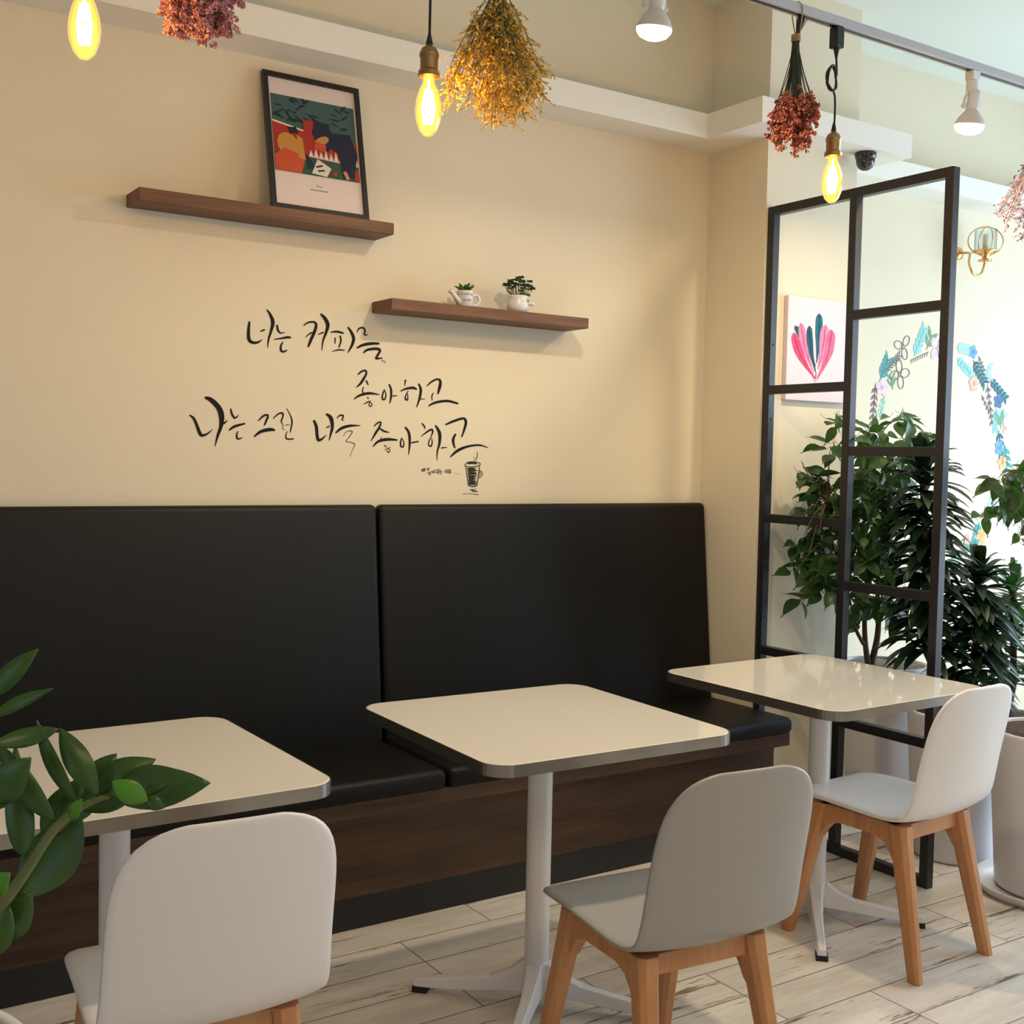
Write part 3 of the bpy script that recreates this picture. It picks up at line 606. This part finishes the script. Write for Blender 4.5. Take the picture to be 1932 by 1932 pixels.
branch(1805, 655, 1833, 662, 6, .04, .022, 'mint'); branch(1806, 676, 1832, 706, 5, .034, .022, 'aqua'); branch(1836, 680, 1858, 722, 6, .05, .016, 'dteal'); branch(1868, 716, 1898, 752, 6, .038, .02, 'dteal'); branch(1846, 672, 1858, 700, 4, .02, .006, 'grey')
branch(1855, 701, 1868, 702, 1, .07, .03, 'mint'); branch(1863, 725, 1872, 800, 6, .03, .012, 'mauve'); branch(1852, 745, 1867, 780, 4, .02, .007, 'mauve'); branch(1880, 770, 1878, 812, 6, .035, .014, 'aqua'); branch(1882, 775, 1890, 786, 2, .06, .03, 'mint')
branch(1888, 806, 1886, 788, 2, .06, .026, 'green'); branch(1884, 812, 1892, 870, 5, .045, .018, 'dteal'); branch(1896, 840, 1902, 880, 3, .045, .02, 'teal'); branch(1884, 905, 1862, 985, 7, .05, .022, 'mint'); branch(1848, 985, 1838, 1030, 5, .045, .024, 'teal')
branch(1860, 998, 1850, 1015, 2, .06, .03, 'orange'); branch(1822, 1010, 1812, 1050, 4, .03, .01, 'mauve'); branch(1832, 1020, 1820, 1040, 3, .04, .022, 'green'); branch(1655, 1040, 1690, 1075, 5, .045, .02, 'aqua'); branch(1700, 1080, 1760, 1085, 7, .045, .02, 'teal'); branch(1770, 1082, 1812, 1050, 6, .045, .02, 'mint')
branch(1640, 815, 1630, 870, 6, .04, .02, 'aqua'); branch(1630, 880, 1628, 940, 6, .04, .02, 'teal'); branch(1632, 950, 1645, 1010, 6, .04, .02, 'mint'); branch(1648, 1015, 1668, 1050, 4, .04, .02, 'dteal')
mflow(1664, 731, .045, 'pink', 5, .3); mflow(1704, 654, .062, 'grey', 3, .9, True); mflow(1698, 706, .068, 'grey', 4, .2, True); mflow(1770, 658, .066, 'pink', 4, .8); mflow(1836, 664, .036, 'blue', 5); mflow(1838, 724, .044, 'peach', 5, .4); mflow(1884, 757, .04, 'navy', 5, .2); mflow(1886, 845, .042, 'blue', 5, .1)
mflow(1891, 872, .04, 'orange', 5, .6); mflow(1895, 808, .03, 'peach', 4); mflow(1664, 968, .05, 'rose', 5); mflow(1640, 843, .05, 'orange', 5); mflow(1690, 1085, .045, 'blue', 5); mflow(1826, 1018, .03, 'peach', 5)
for k, mb in wmb.items():
    if mb.v: mb.build('painted_leaves', wc[k], WR)
# ------------------------------------------------------------------ gold wall sconce
SCN = thing('wall_sconce', (4.93, 0, 2.38), 'gold wall sconce with a round crystal shade on the white wall right of the divider', 'wall lamp')
sp0 = at(1858, 494, -.13); cxs, cys, czs = sp0.x, sp0.y, sp0.z
wq = at(1813, 478, -.012)
MB().lathe([(.03, 0), (.028, .006), (.012, .012), (.001, .014)], n=24, M=Matrix.Translation((wq.x, 0, wq.z)) @ Matrix.Rotation(PI/2, 4, 'X')).build('wall_plate', gold, SCN, smooth=True)
a1 = at(1829, 478, -.1); MB().tube(smooth_pts([V((wq.x, -.01, wq.z)), a1, at(1828, 496, -.12), at(1834, 514, -.13), at(1842, 520, -.13), at(1852, 515, -.13), V((cxs, cys, czs-.005))], 6), .0055, 8).build('arm', gold, SCN, smooth=True)
MB().lathe([(.001, 0), (.030, .004), (.032, .010), (.010, .016), (.014, .024), (.022, .034), (.020, .042), (.05, .048), (.05, .052), (.001, .052)], (cxs, cys, czs-.002), 24).build('cup', gold, SCN, smooth=True)
cr = MB()
for k in range(16):
    a = 2*PI*k/16; px_, py_ = cxs+.045*math.cos(a), cys+.045*math.sin(a); cr.obox(Matrix.Translation((px_, py_, czs+.05)) @ Matrix.Rotation(a, 4, 'Z'), (-.003, -.0065, 0), (.003, .0065, .098))
cr.build('crystal_rods', crystal, SCN)
MB().lathe([(.012, 0), (.012, .075), (.001, .08)], (cxs, cys, czs+.05), 14).build('candle_sleeve', M('cream_sleeve', (236, 214, 170), .5), SCN, smooth=True)
rg = MB()
for rot in (0, PI/2): rg.tube([V((cxs, cys, czs+.095))+Matrix.Rotation(rot+YAW*-1, 3, 'Z') @ V((.082*math.cos(t), 0, .066*math.sin(t))) for t in [2*PI*i/36 for i in range(37)]], .0028, 6, cap=False)
rg.tube([V((cxs+.06*math.cos(t), cys+.06*math.sin(t), czs+.048)) for t in [2*PI*i/30 for i in range(31)]], .0028, 6, cap=False)
rg.build('ring_frame', gold, SCN, smooth=True)
# ------------------------------------------------------------------ light track with spots, pendants
TY = -1.1; TZ = 2.668
TR = thing('lighting_track', (2.4, TY, TZ), 'light grey lighting track running along the ceiling above the tables', 'lighting track')
MB().box((-.6, TY-.017, TZ), (5.2, TY+.017, TZ+.026)).build('track_channel', greyp, TR, bevel=.002)
MB().box((-.6, TY-.006, TZ-.0012), (5.2, TY+.006, TZ+.001)).build('conductor_slot', blackp, TR)
for x in (-.3, 1.2, 4.6): MB().tube([(x, TY, TZ+.026), (x, TY, ZC)], .002, 6).build('suspension_wire', steel, TR)
def point(name, loc, power, col, rad, parent=None, kind='POINT'):
    l = bpy.data.lights.new(name, kind); l.energy = power; l.color = col; l.shadow_soft_size = rad
    o = bpy.data.objects.new(name, l); C.objects.link(o); o.location = loc
    return o
def pendant(x, z, knot, label):
    # z = centre of the bulb
    P_ = thing('pendant_bulb', (x, TY, TZ), label, 'pendant lamp', 'filament bulb pendants on the track')
    MB().box((x-.016, TY-.016, TZ-.062), (x+.016, TY+.016, TZ-.001)).build('track_adapter', blackp, P_, bevel=.004)
    MB().lathe([(.009, 0), (.005, -.02), (.003, -.03)], (x, TY, TZ-.062), 12).build('strain_relief', blackp, P_)
    zt = z+.152
    if knot:
        kz = TZ-.15; pts = [(x, TY, TZ-.08), (x+.002, TY, kz+.05)]
        for i in range(40):
            t = i/39*2*PI*2.6; pts.append((x-.014+.019*math.cos(t+.3)*(1-.1*math.sin(i)), TY+.004*math.sin(i*.9), kz+.036*math.sin(t+.3)))
        pts += [(x, TY, kz-.05), (x+.002, TY, zt-.12+.12)]
        MB().tube(smooth_pts([V(q) for q in pts], 3), .0032, 8).build('cord', blackp, P_, smooth=True)
    else: MB().tube([(x, TY, TZ-.08), (x+.001, TY, (TZ+zt)/2), (x, TY, zt)], .0032, 8).build('cord', blackp, P_, smooth=True)
    MB().lathe([(.0035, zt+.012-z), (.006, zt-z), (.0085, zt-.012-z)], (x, TY, z), 12).build('cord_grip', blackp, P_, smooth=True)
    MB().lathe([(.006, .142), (.008, .136), (.017, .13), (.0225, .118), (.0225, .111), (.0205, .108), (.0205, .082), (.0245, .078), (.0255, .066), (.0225, .064), (.018, .072), (.001, .074)], (x, TY, z), 28).build('socket', brass, P_, smooth=False, bevel=.001)
    MB().lathe([(.0125, .070), (.013, .058), (.015, .05), (.022, .035), (.0285, .012), (.031, -.012), (.029, -.034), (.021, -.056), (.010, -.068), (.0008, -.071)], (x, TY, z), 32).build('glass_bulb', amber, P_, smooth=True)
    fb = MB()
    for k in range(6):
        a = k*PI/3; fb.tube([(x+.006*math.cos(a), TY+.006*math.sin(a), z+.036), (x+.013*math.cos(a+.3), TY+.013*math.sin(a+.3), z-.002), (x+.008*math.cos(a+.6), TY+.008*math.sin(a+.6), z-.04)], .004, 6)
    fb.tube([(x, TY, z+.06), (x, TY, z+.036)], .003, 6); fb.build('filament', fil, P_)
    point('pendant_light', (x, TY, z-.002), BULB_W, (1, .56, .20), .03)
pendant(.566, 2.214, False, 'glowing filament bulb pendant at the upper left corner, left of the pink bouquet')
pendant(1.333, 2.194, False, 'glowing filament bulb on a plain cord beside the yellow dried bouquet')
pendant(2.698, 2.227, True, 'glowing filament bulb on a knotted black cord above the black divider')
def spot(x, z, label, lean):
    S_ = thing('track_spotlight', (x, TY, TZ), label, 'spotlight', 'white track spotlights')
    MB().box((x-.018, TY-.016, TZ-.03), (x+.018, TY+.016, TZ-.001)).lathe([(.02, 0), (.02, -.035), (.014, -.04)], (x, TY, TZ-.03), 20).build('track_adapter', whitemetal, S_, bevel=.002)
    hx = x-.006
    for s_ in (-1, 1):
        MB().tube(smooth_pts([V((x+s_*.012, TY, TZ-.06)), V((hx+s_*.030, TY, z+.075)), V((hx+s_*.034, TY, z+.045))], 4), .005, 8).build('bracket_arm', whitemetal, S_)
        MB().lathe([(.008, 0), (.008, .006), (.001, .008)], n=12, M=Matrix.Translation((hx+s_*.033, TY, z+.05)) @ Matrix.Rotation(s_*PI/2, 4, 'Y')).build('pivot_knob', whitemetal, S_)
    Mx = Matrix.Translation((hx, TY, z)) @ Matrix.Rotation(lean, 4, 'X')
    MB().lathe([(.012, .105), (.019, .10), (.021, .05), (.020, .034)], n=24, M=Mx).build('lamp_holder', whitemetal, S_, smooth=True)
    MB().lathe([(.018, .045), (.024, .035), (.038, .018), (.0465, .0), (.0475, -.006)], n=32, M=Mx).build('reflector', M('white_lamp_body', (214, 206, 200), .4), S_, smooth=True)
    MB().lathe([(.047, -.006), (.045, -.016), (.036, -.027), (.02, -.034), (.001, -.036)], n=32, M=Mx).build('lamp_face', led, S_, smooth=True)
    l = bpy.data.lights.new('spot_light', 'AREA'); l.shape = 'DISK'; l.size = .08; l.energy = SPOT_W; l.color = (1, .80, .54)
    o = bpy.data.objects.new('spot_light', l); C.objects.link(o); o.matrix_world = Matrix.Translation(Mx @ V((0, 0, -.042))) @ Matrix.Rotation(-.15, 4, 'X')
spot(2.009, 2.52, 'lit white track spotlight above the middle of the wall, left of the pillar', .15)
spot(3.345, 2.50, 'lit white track spotlight at the right above the black divider', .15)
# ------------------------------------------------------------------ security camera under the moulding
q = V((3.682, -.39, c0)); CT = thing('security_camera', q, 'small black dome security camera under the moulding right of the pillar', 'security camera')
MB().lathe([(.001, 0), (.040, 0), (.042, -.004), (.041, -.016), (.036, -.026)], q, 32).build('mounting_base', camd, CT, smooth=True)
MB().lathe([(.036, -.016), (.0365, -.03), (.034, -.044), (.027, -.058), (.014, -.067), (.001, -.069)], q, 32).build('dome', camd, CT, smooth=True)
ld = V((-.25, -.75, -.6)).normalized(); MB().lathe([(.014, 0), (.014, .006), (.011, .008), (.010, .005), (.0005, .006)], n=20, M=Matrix.Translation(q+V((0, 0, -.030))+ld*.030) @ ld.to_track_quat('Z', 'Y').to_matrix().to_4x4()).build('lens', M('camera_lens', (120, 128, 140), .15, .5), CT)
# ------------------------------------------------------------------ dried flower bouquets
def bouquet(tie, top, drop, rad, nst, cols, stemcol, fl, label, seed, dens=1., y0=.45, lean=(0, 0), name='dried_bouquet', bushy=False, style=0):
    random.seed(seed); tie = V(tie)
    Bq = thing(name, tie, label, 'dried flowers', 'dried bouquets hanging from the track')
    st_ = MB(); mats = [M('dried_petal', c, .8, var=.2, scale=50, spec=.1) for c in cols]; fw = MB(); leaves = MB()
    for i in range(nst):
        a = random.uniform(0, 2*PI); rr = rad*math.sqrt(random.random()); e = tie+V((lean[0]+rr*math.cos(a), lean[1]+rr*math.sin(a), -drop*random.uniform(.72, 1.0)*(1-.18*(rr/rad)**2)))
        m1 = tie+(e-tie)*.5+V((math.cos(a), math.sin(a), 0))*rr*random.uniform(-.22, .05)
        P_ = smooth_pts([tie+V((random.uniform(-.006, .006), random.uniform(-.006, .006), 0)), m1, e], 6); st_.tube(P_, [.0013]*len(P_), 4)
        k = len(P_)
        u_ = V((top[0]+random.uniform(-.012, .012), top[1]+random.uniform(-.01, .01), top[2]+random.uniform(-.02, .01)))
        st_.tube([tie, u_], .0013, 4)
        for j in range(int(fl*dens)):
            t = y0+(1-y0)*random.random()**.8; pp = P_[min(k-1, int(t*(k-1)))]; d = V((random.gauss(0, 1), random.gauss(0, 1), -random.uniform(.2, 1.6))).normalized()
            if style == 0:      # wispy sprigs with tiny pointed calyxes
                ln = random.uniform(.012, .055); q_ = pp+d*ln; st_.tube([pp, q_], .0006, 3, cap=False)
                for z_ in range(4):
                    f_ = pp+d*ln*(.4+.2*z_); g = (d+V((random.gauss(0, .7), random.gauss(0, .7), random.gauss(-.2, .5)))).normalized(); fw.leaf(f_, f_+g*random.uniform(.008, .014), .0055, (random.gauss(0, 1), random.gauss(0, 1), 1), .1, .4, 2, mi=random.randrange(len(cols)))
            else:               # dense little ruffled heads
                q_ = pp+d*random.uniform(.003, .02)
                for z_ in range(8):
                    g = V((random.gauss(0, 1), random.gauss(0, 1), random.gauss(-.3, 1))).normalized(); fw.leaf(q_, q_+g*.009, .009, (random.gauss(0, 1), random.gauss(0, 1), 1), .15, .4, 2, peak=.65, mi=random.randrange(len(cols)))
    st_.build('stems', M('dried_stem', stemcol, .85, var=.2, scale=60), Bq); fw.build('blossoms', mats, Bq)
    tw = MB()
    for k in range(5): tw.tube([tie+V((.012*math.cos(t), .012*math.sin(t), .004*(k-2)+.001*math.sin(3*t))) for t in [2*PI*i/16 for i in range(17)]], .0017, 5, cap=False)
    tw.tube(smooth_pts([tie+V((.012, 0, 0)), V((top[0]-.02, TY-.02, TZ+.01)), V((top[0]-.022, TY, TZ+.034)), V((top[0]-.02, TY+.02, TZ+.01)), tie], 5), .0018, 5)
    tw.build('twine', M('jute_twine', (170, 140, 100), .9), Bq); return Bq
bouquet((2.528, TY, 2.60), (2.55, TY, 2.67), .345, .072, 60, [(184, 104, 86), (160, 82, 70), (200, 128, 104)], (66, 68, 50), 15, 'dusty red dried flower bunch hanging by twine left of the knotted cord', 5, y0=.66, style=1)
bouquet((1.52, TY, 2.53), (1.52, TY, 2.64), .36, .13, 74, [(214, 178, 84), (196, 158, 72), (228, 196, 112)], (132, 118, 72), 24, 'yellow wispy dried bouquet hanging beside the middle pendant bulb', 6, y0=.28)
bouquet((.80, TY, 2.56), (.80, TY, 2.65), .36, .092, 60, [(212, 156, 160), (196, 136, 148), (222, 174, 168)], (92, 78, 48), 34, 'pink dried bouquet hanging at the upper left between two bulbs', 7, y0=.45, style=1)
bouquet((3.76, TY, 2.58), (3.76, TY, 2.66), .42, .17, 46, [(150, 84, 106), (126, 70, 92), (166, 104, 122)], (150, 140, 130), 14, 'purple dried bouquet cut by the right edge of the photo', 8, y0=.35)
# ------------------------------------------------------------------ potted plants behind the divider
def pot(parent, c, r0, r1, h, fill, saucer=0, wall=.014):
    x, y = c; z = .012 if saucer else 0
    MB().lathe([(.001, z), (r0-.01, z), (r0, z+.01), (r1, h-.012), (r1, h), (r1-wall, h), (r1-wall-.003, h-.03), (.001, h-.03)], (x, y, 0), 48).build('pot', pot_m, parent, smooth=True, bevel=.003)
    MB().lathe([(.001, h-.001), (r1-wall-.05, h-.004), (r1-wall-.002, h-.010), (r1-wall-.004, h-.026), (.001, h-.026)], (x, y, 0), 40).build('potting_surface', fill, parent)
    if saucer: MB().lathe([(.001, 0), (saucer-.02, 0), (saucer, .03), (saucer-.004, .034), (saucer-.024, .011), (.001, .011)], (x, y, 0), 48).build('saucer', pot_m, parent, smooth=True)
def ficus(parent, base, trunks, blobs, seed, yr, L=.076, mat=leafd, xmin=0):
    random.seed(seed); tr = MB()
    for t_ in trunks:
        P_ = smooth_pts([V(q[:3]) for q in t_], 5); r0_ = t_[0][3]; r1_ = t_[-1][3]; n_ = len(P_); tr.tube(P_, [r0_+(r1_-r0_)*i/(n_-1) for i in range(n_)], 8)
    fo_ = MB(); ends = [V(q[:3]) for t_ in trunks for q in t_[len(t_)//2:]]
    for u, v, ru, rv, n_ in blobs:
        yc = random.uniform(yr[0]*.7+yr[1]*.3, yr[0]*.3+yr[1]*.7); cc = at(u, v, yc); near = min(ends, key=lambda q: (q-cc).length)
        tr.tube(smooth_pts([near, (near+cc)/2+V((0, 0, .03)), cc], 3), [.004, .003, .0028, .0025, .002, .0018, .0012][:7], 5)
        for i in range(n_):
            while True:
                a_, b_ = random.uniform(-1, 1), random.uniform(-1, 1)
                if a_*a_+b_*b_ < 1: break
            yy = random.uniform(*yr); q_ = at(u+a_*ru, v+b_*rv, yy)
            if xmin and q_.x < xmin: q_ = atx(u+a_*ru, v+b_*rv, xmin+random.uniform(0, .03))
            if q_.y > yr[1]: continue
            dl = random.uniform(.75, 1.3)*L; d = V((random.gauss(a_*.5, .5), random.gauss(-.1, .5), random.uniform(-1., .15))).normalized()
            tr.tube([q_-d*.02+V((0, 0, .012)), q_], .0008, 3, cap=False)
            if q_.y+d.y*dl*1.2 > -.335: d.y = -abs(d.y)
            nrm = V((random.gauss(0, .45), -.5+random.gauss(0, .45), .8)); fo_.leaf(q_, q_+d*dl, dl*.56, nrm, random.uniform(-.04, .12), random.uniform(.1, .5), 5, peak=.4)
            fo_.leaf(q_+d*dl*.93, q_+d*dl*1.18, dl*.07, nrm, 0, 0, 2)
    tr.build('trunk_and_branches', bark, parent, smooth=True); fo_.build('foliage', mat, parent, smooth=True)
F1 = thing('potted_ficus', (3.75, -.515, 0), 'bushy ficus in a tall white pebble topped pot behind the divider', 'potted plant')
pot(F1, (3.75, -.515), .135, .167, .61, pebble)
random.seed(12)
fb = at(1640, 1250, -.5); z0 = .60
T1 = [(fb.x-.005, -.5, z0, .012), (*at(1632, 1205, -.5), .011), (*at(1632, 1140, -.5), .009), (*at(1640, 1050, -.5), .007), (*at(1650, 930, -.5), .005), (*at(1650, 840, -.5), .003)]
T2 = [(fb.x+.008, -.5, z0, .014), (*at(1654, 1210, -.51), .012), (*at(1658, 1160, -.52), .011), (*at(1656, 1100, -.54), .008), (*at(1668, 980, -.55), .006), (*at(1690, 880, -.55), .004)]
T3 = [(*at(1629, 1215, -.5), .008), (*at(1612, 1180, -.5), .006), (*at(1600, 1120, -.5), .005), (*at(1570, 1020, -.52), .004), (*at(1560, 950, -.55), .003)]
ficus(F1, fb, [T1, T2, T3], [(1640, 828, 38, 20, 26), (1700, 792, 34, 12, 16), (1660, 845, 26, 14, 12), (1725, 830, 30, 12, 14), (1690, 850, 40, 12, 12), (1572, 796, 18, 14, 7), (1566, 850, 22, 14, 9), (1505, 888, 24, 8, 8), (1540, 905, 26, 12, 12), (1578, 915, 22, 16, 12), (1545, 935, 26, 14, 14), (1535, 960, 26, 12, 14), (1575, 965, 26, 20, 20), (1620, 900, 34, 30, 34), (1665, 900, 36, 30, 34), (1705, 885, 32, 26, 24), (1630, 960, 44, 40, 60), (1680, 960, 36, 40, 44), (1640, 1030, 48, 40, 70), (1690, 1040, 34, 36, 36), (1590, 1040, 36, 34, 36), (1640, 1085, 46, 26, 42), (1545, 1010, 28, 22, 18), (1512, 1022, 20, 12, 8), (1525, 1050, 20, 20, 12), (1500, 1080, 12, 14, 4), (1540, 1090, 18, 20, 10), (1515, 1135, 10, 10, 3), (1560, 1105, 18, 18, 9), (1615, 1135, 30, 20, 18), (1665, 1140, 30, 20, 16), (1700, 1120, 22, 18, 12), (1625, 1165, 14, 14, 5), (1690, 1165, 16, 14, 5)], 21, (-.78, -.40), xmin=3.32)
# dracaena: two leafy canes in one pot
D1 = thing('potted_dracaena', (3.60, -.93, 0), 'tall dark dracaena with strappy leaves in a white pot right behind the divider post', 'potted plant')
pot(D1, (3.605, -.95), .135, .168, .52, soil)
def cane(parent, foot, path, n, L, wd, seed, rmax=1., mat=leafdr):
    random.seed(seed); P_ = smooth_pts([V(q) for q in path], 8); MB().tube([V(foot)]+P_, .013, 8).build('cane', bark, parent, smooth=True)
    fo_ = MB()
    for i in range(n):
        t = (i/n)**.9; q_ = P_[min(len(P_)-1, int(t*(len(P_)-1)))]; a = i*2.39996+random.uniform(-.3, .3); el = random.uniform(-.15, .45)+(.55 if t > .85 else 0)+(.7 if t > .95 else 0)
        d = V((math.cos(a)*math.cos(el), math.sin(a)*math.cos(el), math.sin(el))); ll = L*random.uniform(.75, 1.1)
        # arching strap: two leaf segments bending down
        seg = 7; vv = []; side = V((-math.sin(a), math.cos(a), 0))
        for k in range(seg+1):
            s_ = k/seg; c = q_+d*ll*s_-V((0, 0, 1))*ll*.42*s_**2.3; w_ = wd/2*(math.sin(PI*min(1, .12+s_*.88))**.6)*(1 if s_ < 1 else .05)
            vv += [c-side*w_+V((0, 0, w_*.3)), c, c+side*w_+V((0, 0, w_*.3))]
        fo_.add(vv, [(3*k+j, 3*k+j+1, 3*k+j+4, 3*k+j+3) for k in range(seg) for j in (0, 1)])
    fo_.build('leaf_crown', mat, parent, smooth=True)
cane(D1, (3.60, -.95, .49), [at(1748, 1230, -.84), at(1748, 1100, -.84), at(1745, 980, -.84), at(1740, 870, -.84)], 260, .19, .043, 31)
cane(D1, (3.64, -.98, .49), [at(1838, 1300, -.93), at(1842, 1220, -.93), at(1845, 1140, -.93), at(1846, 1080, -.93)], 190, .19, .042, 32)
D2 = thing('potted_dracaena', (4.13, -.85, 0), 'shorter brighter dracaena behind the tall one at the right edge of the photo', 'potted plant')
pot(D2, (4.13, -.80), .12, .15, .42, soil)
lf2 = M('mid_green_dracaena_leaf', (44, 84, 40), .35, var=.35, scale=7); leaf_trans(lf2, .2)
cane(D2, (4.13, -.80, .39), [at(1912, 1290, -.80), at(1912, 1180, -.80), at(1910, 1100, -.80)], 100, .20, .036, 33, mat=lf2)
F2 = thing('potted_ficus', (3.57, -1.34, 0), 'ficus in a wide white pot standing on a white saucer at the right edge', 'potted plant')
pot(F2, (3.565, -1.345), .165, .198, .535, soil, saucer=.235)
F2b = [(3.58, -1.34, .50, .013), (3.60, -1.33, .8, .010), (3.585, -1.3, 1.1, .007), (3.56, -1.3, 1.4, .004)]
ficus(F2, None, [F2b], [(1905, 905, 24, 8, 9), (1885, 912, 26, 8, 8), (1922, 895, 20, 10, 10), (1915, 930, 22, 14, 12), (1890, 955, 20, 12, 8), (1862, 968, 14, 8, 4), (1880, 965, 12, 14, 4), (1925, 960, 16, 30, 12), (1925, 1010, 10, 24, 6), (1960, 930, 40, 70, 50), (1965, 860, 40, 30, 24)], 22, (-1.45, -1.2), L=.06)
# wooden stool far behind the divider
SG = thing('wooden_stool', (3.98, -.73, 0), 'low wooden topped stool glimpsed behind the divider below the right table', 'stool')
MB().box((3.80, -.76, .43), (3.96, -.64, .455)).build('stool_top', oak, SG, bevel=.006)
for x in (3.815, 3.945):
    for y in (-.75, -.65):
        lg = MB().box((x-.01, y-.01, .015), (x+.01, y+.01, .43)).build('leg', whitemetal, SG, bevel=.002); MB().box((x-.012, y-.012, 0), (x+.012, y+.012, .016)).build('foot_pad', rubber, lg)
# ------------------------------------------------------------------ foreground plant at the left
DP = .92
def zz(x, y, d=DP): return atd(x/3.219, 1200+y/3.219, d)
ZB = atd(-150, 1930, 1.0)
Z = thing('potted_zamioculcas', (ZB.x, ZB.y, 0), 'glossy green leafy branch reaching in from the left edge in front of the table', 'potted plant')
px3, py3, pz3 = ZB.x-.06, ZB.y, .86
MB().lathe([(.001, 0), (.12, 0), (.13, .01), (.15, pz3), (.138, pz3), (.135, pz3-.03), (.001, pz3-.03)], (px3, py3, 0), 40).build('tall_planter', pot_m, Z, smooth=True, bevel=.003)
MB().lathe([(.001, pz3-.026), (.134, pz3-.028), (.13, pz3-.05), (.001, pz3-.05)], (px3, py3, 0), 32).build('potting_surface', soil, Z)
root = V((px3, py3, pz3-.03))
sp_ = smooth_pts([root, zz(-200, 2000), zz(-30, 1700), zz(150, 1440), zz(300, 1210), zz(420, 1090), zz(560, 1005), zz(700, 970), zz(860, 985)], 6)
MB().tube(sp_, [.006-.0045*i/(len(sp_)-1) for i in range(len(sp_))], 10).tube(smooth_pts([root, zz(-320, 1500, .95), zz(-160, 1000, .97), zz(-60, 640, .98), zz(-40, 330, 1.0)], 5), .004, 8).tube(smooth_pts([root, zz(-330, 1800, .86), zz(-160, 1300, .86), zz(-60, 1050, .87)], 5), .004, 8).build('stems', stemz, Z, smooth=True)
zl = MB(); tc0 = -FW
def zleaf(bx_, by_, tx, ty, wd, d0=0., d1=0., tl_=(0, 0), curl=.06, fold=.25, mi=0, peak=.48):
    b_ = zz(bx_, by_, DP+d0); t_ = zz(tx, ty, DP+d1); n_ = tc0+RT*tl_[0]*.7+UP*tl_[1]*.45
    zl.leaf(b_, t_, 1.34*wd/3.219/FPX*DP, n_, curl, fold, 12, peak, mi)
zleaf(-70, 380, 232, 78, 105, .08, .08, (.1, .4)); zleaf(-60, 500, 320, 318, 66, .06, .05, (.2, .9)); zleaf(355, 565, -60, 660, 88, 0, -.02, (0, .7), curl=-.1)
zleaf(470, 1020, 222, 512, 82, 0, .0, (-.5, .4), curl=.05); zleaf(598, 975, 362, 556, 118, 0, .01, (.4, .5), curl=.07); zleaf(335, 1130, -6, 650, 118, 0, .01, (-.2, .6), curl=.08)
zleaf(150, 1350, 92, 655, 122, 0, .02, (.4, .2), peak=.35); zleaf(-60, 1010, 188, 738, 170, -.02, -.03, (.2, .3)); zleaf(-50, 1060, 130, 800, 150, .0, .02, (.2, .3))
zleaf(520, 960, 708, 714, 120, .02, .03, (0, .7)); zleaf(560, 960, 946, 748, 150, .015, .02, (0, .8), curl=.14); zleaf(690, 950, 1112, 826, 140, .01, .01, (0, .9), curl=.1)
zleaf(640, 960, 1276, 892, 185, 0, 0, (.1, .9), curl=-.03); zleaf(260, 1230, 490, 860, 150, .03, .04, (.3, .2)); zleaf(340, 1130, 620, 900, 150, .03, .05, (.3, .2)); zleaf(480, 1050, 800, 990, 90, .01, -.01, (0, -.4), curl=-.05)
zleaf(895, 1000, 680, 885, 104, -.03, -.035, (0, .3), mi=1, curl=.02); zleaf(880, 985, 1000, 1045, 62, -.02, -.02, (0, .5), mi=0)
zleaf(120, 1600, 498, 1105, 250, .01, .04, (.3, -.1), curl=-.10, peak=.5); zleaf(190, 1560, 10, 1860, 150, .01, .02, (.2, .0)); zleaf(60, 1640, -60, 1960, 150, 0, 0, (0, .2)); zleaf(-50, 1560, 60, 1440, 110, -.02, -.03, (0, .5), mi=1)
zleaf(430, 1110, 500, 990, 60, -.01, -.02, (0, .5), mi=1)
zl.build('leaflets', [leafz, leafzl], Z, smooth=True, solid=.0008)
